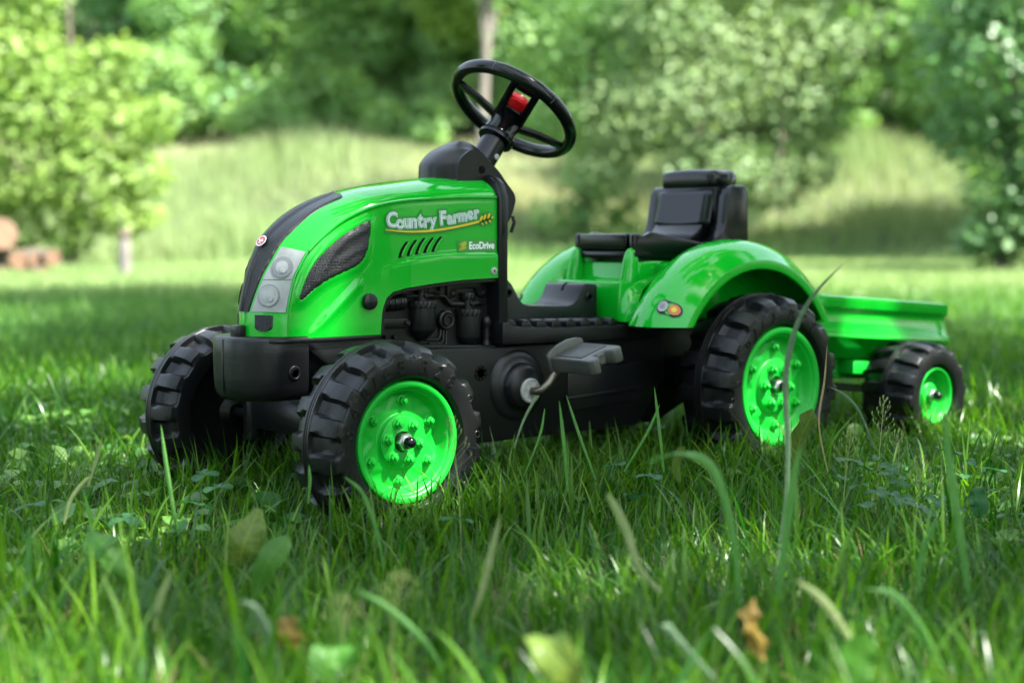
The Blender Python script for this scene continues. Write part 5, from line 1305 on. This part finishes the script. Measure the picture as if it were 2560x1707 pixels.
g = grow(30000, 0.4, 6.0, 1.3, 0.045, 0.10, 0.003, 0.007, 3, GM, 'lawn_grass', 0.05, bend=0.3, side=True); tag(g, kind='stuff')
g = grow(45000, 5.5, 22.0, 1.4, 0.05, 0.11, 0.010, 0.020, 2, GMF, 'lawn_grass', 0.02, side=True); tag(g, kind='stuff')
# tall pale meadow grass on the bank
n = 84000
f = 20.0 + 14.0 * rng.random(n) ** 0.9; r = (rng.random(n) * 2 - 1) * (0.70 * f + 1.0); e = 20.6 + 1.2 * np.sin(r * 0.35 + 0.6)
k = f > e; f, r = f[k], r[k]; n = len(f)
P = rfn(r, f, hgt(r, f)); pt = patchy(P[:, 0], P[:, 1], 0.9)
V, F, r_ = blades(P, rng.random(n) * 6.283, (0.20 + 0.34 * rng.random(n)) * (0.30 + 1.1 * pt), 0.014 + 0.018 * rng.random(n), 0.1 + 0.5 * rng.random(n), 2, np.clip(0.30 * rng.random(n) + 0.75 * (patchy(P[:, 0] - 5, P[:, 1] + 3, 0.55) - 0.25) + 0.055 * (f - 23) * np.clip((6.5 - r) / 6.0, 0.15, 1), 0, 1))
tag(np_mesh('meadow_grass', V, F, GMM, None, r_), kind='stuff')

# ================================================================== SINGLE PLANTS, LEAVES AND OLD WOOD
def at(px, py, f):
    """the point of the upright plane f metres in front of the camera that shows at a place of the photograph (2560 px wide)"""
    d = cd + cr * ((px - 1280) / 3695.7) - cu * ((py - 853.5) / 3695.7)
    return CAM + d * (f / d.dot(cf))
def plain_leaf_mat(name, c, vein, rough=0.45, trans=0.35):
    """leaf with a pale midrib, side veins and blotches, following the leaf's own u (along) / v (across)"""
    m = bpy.data.materials.new(name); m.use_nodes = True; n = m.node_tree.nodes; l = m.node_tree.links; b = n['Principled BSDF']
    b.inputs['Roughness'].default_value = rough; b.inputs['Specular IOR Level'].default_value = 0.3
    uv = n.new('ShaderNodeUVMap'); sx = n.new('ShaderNodeSeparateXYZ'); l.new(uv.outputs[0], sx.inputs[0])
    def mt(op, a, b_=None):
        k = n.new('ShaderNodeMath'); k.operation = op
        for i_, v in enumerate((a, b_)):
            if v is None: continue
            if isinstance(v, (int, float)): k.inputs[i_].default_value = v
            else: l.new(v, k.inputs[i_])
        return k.outputs[0]
    av = mt('ABSOLUTE', sx.outputs[1])
    mid = mt('SUBTRACT', 1.0, mt('MULTIPLY', av, 11.0))
    side = mt('MULTIPLY', mt('SUBTRACT', mt('ABSOLUTE', mt('SUBTRACT', mt('FRACT', mt('SUBTRACT', mt('MULTIPLY', sx.outputs[0], 9.0), mt('MULTIPLY', av, 1.6))), 0.5)), 0.40), 7.0)
    v_ = mt('MINIMUM', mt('MAXIMUM', mt('MAXIMUM', mid, side), 0.0), 1.0)
    tc = n.new('ShaderNodeTexCoord'); tx = n.new('ShaderNodeTexNoise'); tx.inputs['Scale'].default_value = 90; tx.inputs['Detail'].default_value = 6; l.new(tc.outputs['Object'], tx.inputs[0])
    rp = n.new('ShaderNodeMapRange'); rp.inputs[1].default_value = 0.35; rp.inputs[2].default_value = 0.68; l.new(tx.outputs[0], rp.inputs[0])
    m1 = n.new('ShaderNodeMix'); m1.data_type = 'RGBA'; m1.inputs[6].default_value = (*c, 1); m1.inputs[7].default_value = (*vein, 1); l.new(rp.outputs[0], m1.inputs[0])
    m2 = n.new('ShaderNodeMix'); m2.data_type = 'RGBA'; m2.inputs[7].default_value = (min(1, c[0] * 1.8 + 0.03), min(1, c[1] * 1.6 + 0.03), c[2] * 1.8 + 0.01, 1)
    l.new(mt('MULTIPLY', v_, 0.6), m2.inputs[0]); l.new(m1.outputs[2], m2.inputs[6]); l.new(m2.outputs[2], b.inputs['Base Color'])
    bp = n.new('ShaderNodeBump'); bp.inputs['Distance'].default_value = 0.0006; bp.inputs['Strength'].default_value = 0.8; l.new(v_, bp.inputs['Height']); l.new(bp.outputs[0], b.inputs['Normal'])
    tr = n.new('ShaderNodeBsdfTranslucent'); l.new(m2.outputs[2], tr.inputs[0])
    ms = n.new('ShaderNodeMixShader'); ms.inputs[0].default_value = trans
    l.new(b.outputs[0], ms.inputs[1]); l.new(tr.outputs[0], ms.inputs[2]); l.new(ms.outputs[0], n['Material Output'].inputs[0])
    return m
PM = {
 'yellowgreen': plain_leaf_mat('yellow_green_leaf', (0.115, 0.165, 0.022), (0.055, 0.12, 0.016)),
 'green': plain_leaf_mat('green_leaf', (0.030, 0.115, 0.010), (0.050, 0.15, 0.016)),
 'darkgreen': plain_leaf_mat('dark_green_leaf', (0.016, 0.085, 0.022), (0.03, 0.12, 0.035)),
 'olive': plain_leaf_mat('olive_leaf', (0.075, 0.125, 0.016), (0.05, 0.10, 0.014)),
 'yellow': plain_leaf_mat('withered_yellow_leaf', (0.26, 0.17, 0.030), (0.12, 0.085, 0.02), 0.6),
 'brown': plain_leaf_mat('withered_brown_leaf', (0.20, 0.10, 0.04), (0.10, 0.055, 0.025), 0.7),
 'blade': plain_leaf_mat('broad_grass_blade', (0.065, 0.20, 0.035), (0.10, 0.25, 0.06)),
 'greyblade': plain_leaf_mat('greyish_grass_blade', (0.060, 0.115, 0.058), (0.095, 0.155, 0.085)),
 'paleblade': plain_leaf_mat('pale_grass_blade', (0.17, 0.24, 0.075), (0.26, 0.31, 0.14)),
 'straw': plain_leaf_mat('straw', (0.27, 0.23, 0.10), (0.20, 0.16, 0.07), 0.6, 0.2),
 'seed': plain_leaf_mat('grass_seed', (0.14, 0.20, 0.06), (0.20, 0.22, 0.09), 0.6, 0.25),
}
def spline(pts, n):
    P = [Vector(p) for p in pts]; out = []
    m = len(P) - 1
    for k in range(n):
        t = k / (n - 1) * m; i = min(int(t), m - 1); u = t - i
        p0, p1, p2, p3 = P[max(i - 1, 0)], P[i], P[i + 1], P[min(i + 2, m)]
        out.append(0.5 * ((2 * p1) + (p2 - p0) * u + (2 * p0 - 5 * p1 + 4 * p2 - p3) * u * u + (3 * p1 - p0 - 3 * p2 + p3) * u ** 3))
    return out
def leaf_blade(pts, width, side, shape, fold=0.25, wave=0.0, n=16, m=7):
    """a leaf along a spine; side = direction across it, shape(q) = half width factor"""
    sp = spline(pts, n); rows = []
    for k, p in enumerate(sp):
        t = (sp[min(k + 1, n - 1)] - sp[max(k - 1, 0)]).normalized(); s_ = (side - t * side.dot(t)).normalized(); nn = t.cross(s_)
        q = k / (n - 1); h = width * 0.5 * max(shape(q), 0.015)
        rows.append([p + s_ * h * (v * (1 + 0.10 * wave * 8 * math.sin(q * 23 + v * 3))) + nn * (h * fold * abs(v) ** 1.3 + wave * 2.2 * h * math.sin(q * 13 + v * 2.0) * abs(v)) for v in np.linspace(-1, 1, m)])
    g_ = MB().grid(rows); g_.uv = [(k / (n - 1), v) for k in range(n) for v in np.linspace(-1, 1, m)]
    return g_
def single(name, mb, m, label, cat, group=None):
    o = mb.build(name, m, None, recalc=False, sharp=80)
    # put the origin at the lowest point, where it grows
    lo = min(o.data.vertices, key=lambda v: v.co.z).co.copy()
    for v in o.data.vertices: v.co -= lo
    o.location = lo
    return tag(o, label, cat, group)
ov_ = lambda q: math.sin(math.pi * min(1, q * 0.93 + 0.05)) ** 0.75
dand = lambda q: (0.25 + 0.75 * q ** 0.8) * (1 - max(0, (q - 0.72) / 0.28) ** 2.2) * (1 + 0.16 * math.sin(q * 26))
gb = lambda q: (0.55 + 0.9 * q if q < 0.5 else 1.0 * (1 - ((q - 0.5) / 0.5) ** 2.2))
def L(name, px, f, width, kind, label, cat, shape=ov_, fold=0.25, wave=0.08, tilt=0.25, group=None, n=16):
    pts = [at(a, b, f + (c[0] if c else 0)) for a, b, *c in px]
    return single(name, leaf_blade(pts, width, (cr + cf * tilt).normalized(), shape, fold, wave, n), PM[kind], label, cat, group)
# the broad leaves in the foreground
L('broad_leaf', [(600, 1412), (606, 1370, -0.01), (628, 1318), (648, 1270, 0.02)], 1.58, 0.044, 'yellowgreen', 'yellow green upright leaf in the grass left of the front wheel', 'leaf', lambda q: (0.35 + 0.65 * math.sin(math.pi * min(1, q * 0.9 + 0.12))) * (1 - 0.5 * q ** 4), 0.15, 0.10)
L('broad_leaf', [(640, 1470), (668, 1410), (700, 1362, 0.01), (722, 1338, 0.02)], 1.46, 0.026, 'green', 'smooth green leaf leaning right in front of the yellow green leaf', 'leaf', ov_, 0.2, 0.05)
L('broad_leaf', [(352, 1500), (318, 1440), (262, 1372), (226, 1320, 0.02)], 1.37, 0.030, 'green', 'long toothed dandelion leaf standing up in the left foreground', 'leaf', dand, 0.3, 0.15)
L('broad_leaf', [(405, 1560), (385, 1510), (350, 1440, 0.02)], 1.36, 0.020, 'green', 'short toothed leaf right beside the long dandelion leaf', 'leaf', dand, 0.3, 0.1)
L('broad_leaf', [(1988, 1160), (2000, 1100), (2022, 1052), (2030, 1022)], 1.98, 0.034, 'olive', 'olive leaf standing in front of the lower rear wheel', 'leaf', ov_, 0.2, 0.1, 0.6)
L('broad_leaf', [(1320, 1590), (1360, 1610, -0.02), (1410, 1660, -0.03), (1445, 1720, -0.03)], 1.08, 0.030, 'yellowgreen', 'bright blurred leaf at the bottom edge centre', 'leaf', ov_, 0.2, 0.1, -0.2)
L('broad_leaf', [(820, 1700), (815, 1660), (840, 1620, 0.01), (870, 1612, 0.03)], 1.12, 0.030, 'green', 'rounded blurred leaf at the bottom edge below the front wheel', 'leaf', ov_, 0.1, 0.05)
L('broad_leaf', [(2130, 1720), (2140, 1680), (2150, 1630), (2170, 1585)], 1.10, 0.034, 'green', 'blurred heart shaped leaf at the bottom edge on the right', 'leaf', ov_, 0.1, 0.05)
L('broad_leaf', [(1700, 1205), (1690, 1165), (1702, 1128), (1712, 1118)], 1.95, 0.013, 'olive', 'small olive leaf in the grass before the rear tyre', 'leaf', ov_, 0.2, 0.05)
L('broad_leaf', [(2440, 1290), (2450, 1262), (2440, 1236), (2430, 1222)], 1.75, 0.028, 'darkgreen', 'dark broad leaf in the grass at the right edge', 'leaf', ov_, 0.1, 0.1)
L('withered_leaf', [(740, 1620), (728, 1590), (718, 1560, 0.01), (690, 1538, 0.02)], 1.18, 0.024, 'yellow', 'curled yellow leaf in the grass at lower left', 'withered leaf', ov_, 0.6, 0.4)
L('withered_leaf', [(1912, 1650), (1890, 1590), (1878, 1540), (1888, 1495, 0.01)], 1.17, 0.015, 'yellow', 'narrow twisted yellow leaf at lower right', 'withered leaf', ov_, 0.7, 0.5)
# tall single blades
tb = 'tall grass blades'
def B(px, f, width, kind, label, tilt=0.3, fold=0.5): return L('tall_grass_blade', px, f, width, kind, label, 'grass blade', gb, fold, 0.0, tilt, tb, 26)
B([(1925, 1510), (1962, 1290), (1972, 1120), (1966, 960), (1985, 840), (2030, 745), (2112, 655)], 1.62, 0.0078, 'greyblade', 'tall grey green blade arching across the rear wheel')
B([(1850, 1510), (1842, 1390), (1815, 1250), (1780, 1165), (1725, 1132), (1660, 1136), (1610, 1160)], 1.36, 0.0092, 'blade', 'broad blade bent into an arch before the rear wheel')
B([(1935, 1560), (1960, 1400), (1975, 1280), (1990, 1180), (2004, 1112)], 1.40, 0.0100, 'blade', 'straight broad blade standing before the rear wheel')
B([(1655, 1480), (1600, 1420), (1570, 1330), (1535, 1258), (1515, 1232)], 1.34, 0.0085, 'paleblade', 'pale cut blade with a blunt tip before the side of the tractor')
B([(1175, 1560), (1205, 1480), (1230, 1380), (1252, 1285)], 1.36, 0.0075, 'paleblade', 'pale straight blade right of the front wheel')
B([(2440, 1650), (2420, 1450), (2395, 1280), (2372, 1120), (2362, 1010)], 1.42, 0.0095, 'blade', 'tall bright blade near the right edge')
B([(2310, 1560), (2300, 1420), (2330, 1330), (2345, 1290)], 1.38, 0.0075, 'blade', 'shorter bright blade left of the tall right edge blade')
B([(470, 1520), (455, 1400), (428, 1240), (410, 1120), (402, 1060)], 1.72, 0.0050, 'blade', 'upright blade before the far front wheel')
B([(960, 1420), (940, 1320), (905, 1230), (858, 1190)], 1.55, 0.0045, 'blade', 'blade leaning left across the front tyre')
B([(770, 1260), (775, 1200), (772, 1160)], 1.76, 0.0042, 'blade', 'short upright blade before the front tyre edge')
B([(1310, 1190), (1350, 1090), (1362, 1020)], 1.86, 0.0036, 'blade', 'thin blade just right of the front wheel')
B([(1420, 1230), (1412, 1120), (1398, 1000)], 1.82, 0.0050, 'blade', 'straight cut blade below the crank')
B([(1285, 1120), (1310, 1050), (1340, 995), (1342, 990)], 1.90, 0.0042, 'greyblade', 'greyish blade leaning right below the crank')
B([(1490, 1200), (1450, 1090), (1415, 985)], 1.95, 0.0042, 'blade', 'dark thin blade below the pedal leaning left')
B([(1660, 1180), (1650, 1080), (1636, 965)], 1.92, 0.0045, 'blade', 'upright blade before the dark gap between the wheels')
B([(1560, 1180), (1620, 1080), (1650, 1010)], 1.90, 0.0042, 'blade', 'blade leaning right before the dark gap between the wheels')
B([(385, 1580), (400, 1500), (432, 1420)], 1.28, 0.0065, 'paleblade', 'whitish short blade in the left foreground')
B([(700, 1700), (680, 1600), (640, 1520), (600, 1500)], 1.15, 0.0060, 'greyblade', 'bluish arched blade at lower left')
B([(1790, 1700), (1700, 1600), (1660, 1560), (1610, 1590)], 1.14, 0.0065, 'greyblade', 'bluish arched blade at lower centre right')
B([(2180, 1700), (2110, 1570), (2050, 1490), (1990, 1450)], 1.18, 0.0080, 'paleblade', 'long pale blade slanting up left in the right foreground')
B([(2370, 1700), (2300, 1560), (2230, 1480), (2150, 1470)], 1.20, 0.0070, 'blade', 'long green blade slanting up left at lower right')
B([(60, 1520), (70, 1400), (74, 1310)], 1.40, 0.0062, 'blade', 'upright blade near the left edge')
B([(1120, 1700), (1060, 1600), (960, 1510), (880, 1470)], 1.20, 0.0055, 'blade', 'blade slanting up left at lower centre')
B([(220, 1215), (240, 1150), (256, 1095)], 1.80, 0.0045, 'paleblade', 'sunlit blade in the grass left of the far front wheel')
B([(160, 1310), (176, 1250), (215, 1200), (236, 1190)], 1.70, 0.0048, 'paleblade', 'sunlit bent blade in the left grass')
B([(2070, 1180), (2048, 1060), (2062, 950), (2068, 862)], 1.92, 0.0032, 'straw', 'thin dry stalk standing before the right side of the rear wheel')
B([(2185, 1120), (2150, 1030), (2110, 985), (2075, 968)], 2.05, 0.0045, 'greyblade', 'greyish blade arching over the foot of the rear tyre')

# clovers: stem and three leaflets each
def make_clover(sz, h):
    t = empty('clover')
    MB().tube([(0, 0, -0.01), (0.002, 0.001, h * 0.5), (0, 0, h)], 0.0007, 5).build('stem', PM['green'], t)
    for k in range(3):
        a = k * 2.094; d = Vector((math.cos(a), math.sin(a), 0)); s_ = Vector((-math.sin(a), math.cos(a), 0))
        pts = [Vector((0, 0, h)) + d * sz * q + Vector((0, 0, 0.12 * sz * math.sin(q * 3.1) - 0.1 * sz * q)) for q in (0.04, 0.4, 0.75, 1.0)]
        leaf_blade(pts, sz * 0.86, s_, lambda q: math.sin(math.pi * (0.06 + 0.86 * q ** 1.35)) ** 0.7, 0.22, 0.0, 9, 5).build('leaflet', PM['darkgreen'], t, recalc=False)
    return t
cproto = make_clover(0.0165, 0.045); first = True
cl = [(2110, 1150, 1.98), (2150, 1170, 1.93), (2182, 1142, 2.0), (2205, 1185, 1.88), (2230, 1160, 1.95), (2165, 1215, 1.80), (2212, 1226, 1.80), (2190, 1260, 1.74), (2240, 1235, 1.78), (2270, 1262, 1.72), (2300, 1210, 1.82), (2330, 1240, 1.78), (2262, 1195, 1.86), (2400, 1190, 1.90), (2440, 1150, 2.0), (2480, 1175, 1.92), (2520, 1140, 2.02), (2500, 1230, 1.80), (2420, 1275, 1.72), (2540, 1290, 1.70), (2365, 1130, 2.02), (2080, 1190, 1.90)]
ORD = 'first second third fourth fifth sixth seventh eighth ninth tenth eleventh twelfth thirteenth fourteenth fifteenth sixteenth seventeenth eighteenth nineteenth twentieth twenty-first twenty-second'.split()
for i, (px, py, f) in enumerate(cl):
    c = cproto if first else copy_tree(cproto); first = False
    p = at(px, py, f); c.location = (p.x, p.y, max(0.0, p.z - 0.045)); c.rotation_euler = (random.uniform(-0.35, 0.15), random.uniform(-0.3, 0.3), random.random() * 6.28)
    k = random.uniform(0.75, 1.2); c.scale = (k, k, 1)
    tag(c, 'three leaved clover, ' + ORD[sorted(q[0] for q in cl).index(px)] + ' from the left in the patch right of the rear wheel', 'clover', 'clovers right of the rear wheel')
cl2 = [(520, 1180, 1.95), (555, 1215, 1.86), (470, 1260, 1.74), (250, 1345, 1.60), (200, 1370, 1.56), (1130, 1300, 1.66), (1630, 1190, 1.90), (1590, 1240, 1.80), (1560, 1160, 1.98), (330, 1290, 1.70), (100, 1260, 1.76)]
CW = ['before the left part of the front tyre', 'just left of the front tyre foot', 'left of the yellow green leaf', 'above the long dandelion leaf', 'left of the long dandelion leaf', 'below the front wheel rim', 'below the dark gap between the wheels', 'left of the arching blade', 'under the chassis behind the pedal', 'above the dandelion leaf at the left', 'near the left edge']
for i, (px, py, f) in enumerate(cl2):
    c = copy_tree(cproto); p = at(px, py, f); c.location = (p.x, p.y, max(0.0, p.z - 0.045)); c.rotation_euler = (random.uniform(-0.3, 0.3), random.uniform(-0.3, 0.3), random.random() * 6.28)
    tag(c, 'three leaved clover growing alone in the grass ' + CW[i], 'clover', 'clovers scattered in the lawn')

# seed heads of fine grass
def make_panicle(h, seed):
    g = random.Random(seed); t = empty('seed_head_grass'); b = g.uniform(-0.15, 0.15)
    st = spline([(0, 0, -0.01), (b * h * 0.2, 0, h * 0.5), (b * h * 0.7, 0.01 * h, h)], 9)
    MB().tube(st, [0.0008] * 5 + [0.0006, 0.0005, 0.0004, 0.0003], 5).build('stalk', PM['seed'], t)
    mb = MB()
    for k in range(26):
        q = 0.66 + 0.34 * k / 26; p = Vector(st[min(8, int(q * 8))]).lerp(Vector(st[min(8, int(q * 8) + 1)]), q * 8 - int(q * 8))
        a = k * 2.4; ln = 0.020 * (1 - q) * 3.0 * g.uniform(0.5, 1) + 0.003
        e = p + Vector((math.cos(a) * ln, math.sin(a) * ln, ln * 0.9))
        mb.tube([p, e], 0.0002, 3, cap=False)
        mb.tube([e, e + Vector((0.0003, 0, 0.002)), e + Vector((0.0006, 0, 0.0045))], [0.0003, 0.0009, 0.0002], 4)
    o = mb.build('spikelets', PM['seed'], t, recalc=False); o['kind'] = 'stuff'
    return t
pan = [(1155, 1190, 1050, 1.72, 'fine grass seed head standing before the right side of the front tyre'), (860, 1650, 1500, 1.18, 'blurred seed head at lower left of centre'),
       (2105, 1260, 1080, 1.85, 'fine seed head below the rear wheel'), (2190, 1180, 1000, 1.95, 'fine seed head between rear wheel and trailer wheel'), (970, 1560, 1440, 1.22, 'pale seed head in the centre foreground'), (2285, 1330, 1150, 1.70, 'fine seed head in the clover patch'), (2250, 1240, 1080, 1.9, 'thin seed head right of the rear wheel')]
for i, (px, py0, py1, f, lab) in enumerate(pan):
    p0 = at(px, py0, f); p1 = at(px, py1, f)
    t = make_panicle(p1.z, 100 + i); t.location = (p0.x, p0.y, 0)
    t.rotation_euler = (0, 0, random.random() * 6.28); tag(t, lab, 'seed head', 'seed heads in the lawn')

# old wood at the left edge of the lawn: a sawn log on a low pile, and a grey post
LOGB = mat('log_bark', (0.10, 0.078, 0.06), 0.85, 0.2, bump=(12, 0.02, (1, 1, 1)), var=(6, (0.17, 0.14, 0.11), 0.9))
LOGC = mat('sawn_wood', (0.14, 0.080, 0.05), 0.7, 0.2, var=(9, (0.19, 0.115, 0.07), 0.8))
GREYW = mat('weathered_wood', (0.15, 0.138, 0.128), 0.8, 0.2, bump=(10, 0.01, (1, 1, 0.2)), var=(7, (0.24, 0.21, 0.20), 0.9))
def log(p, r, ln, yaw, pitch, label, square=False):
    t = empty('log', None, p, (0, pitch, yaw))
    MB().tube([(-ln, 0, 0), (-ln * 0.5, 0.01, 0.01), (0, 0, 0)], [r * 0.95, r, r], 14).build('bark', LOGB, t)
    V = [Vector((0.004, r * 0.93 * math.cos(a), r * 0.93 * math.sin(a))) for a in np.linspace(0, 2 * math.pi, 20, endpoint=False)]
    MB().add(V, [tuple(range(20))]).build('sawn_face', LOGC, t, recalc=False)
    tag(t, label, 'log', 'logs stacked at the edge of the lawn')
ya = math.atan2(cr.y, cr.x) - 0.95
g0 = at(10, 690, 15.0)
log(at(2, 585, 14.9) + Vector((0, 0, 0.0)), 0.165, 1.2, ya - 0.15, -0.22, 'thick log with an orange sawn face lying on top of the pile')
log(at(132, 645, 15.0), 0.085, 1.0, ya, 0.0, 'log with an orange sawn end at the right end of the pile')
log(at(92, 652, 15.1), 0.085, 1.0, ya, 0.0, 'weathered log in the middle of the lower row of the pile')
log(at(45, 650, 15.0), 0.095, 1.0, ya, 0.0, 'log below the thick orange faced log')
log(at(108, 684, 14.9), 0.07, 1.0, ya, 0.0, 'thin log at the bottom right of the pile')
log(at(60, 688, 14.9), 0.075, 1.0, ya, 0.0, 'thin log at the bottom middle of the pile')
log(at(12, 686, 14.9), 0.08, 1.0, ya, 0.0, 'log at the bottom left of the pile')
pb = at(312, 692, 14.2); pb.z = 0
pst = empty('wooden_post', None, pb)
MB().lathe([(0.0, -0.05), (0.062, -0.05), (0.060, 0.10), (0.054, 0.26), (0.050, 0.345), (0.040, 0.352), (0, 0.353)], 'z', n=16).build('post', GREYW, pst)
MB().lathe([(0.0, 0.350), (0.034, 0.352), (0.055, 0.372), (0.060, 0.400), (0.052, 0.432), (0.03, 0.448), (0, 0.452)], 'z', n=16).build('post_head', LOGB, pst)
tag(pst, 'pale weathered wooden post with a dark knob head on the sunlit lawn', 'post')
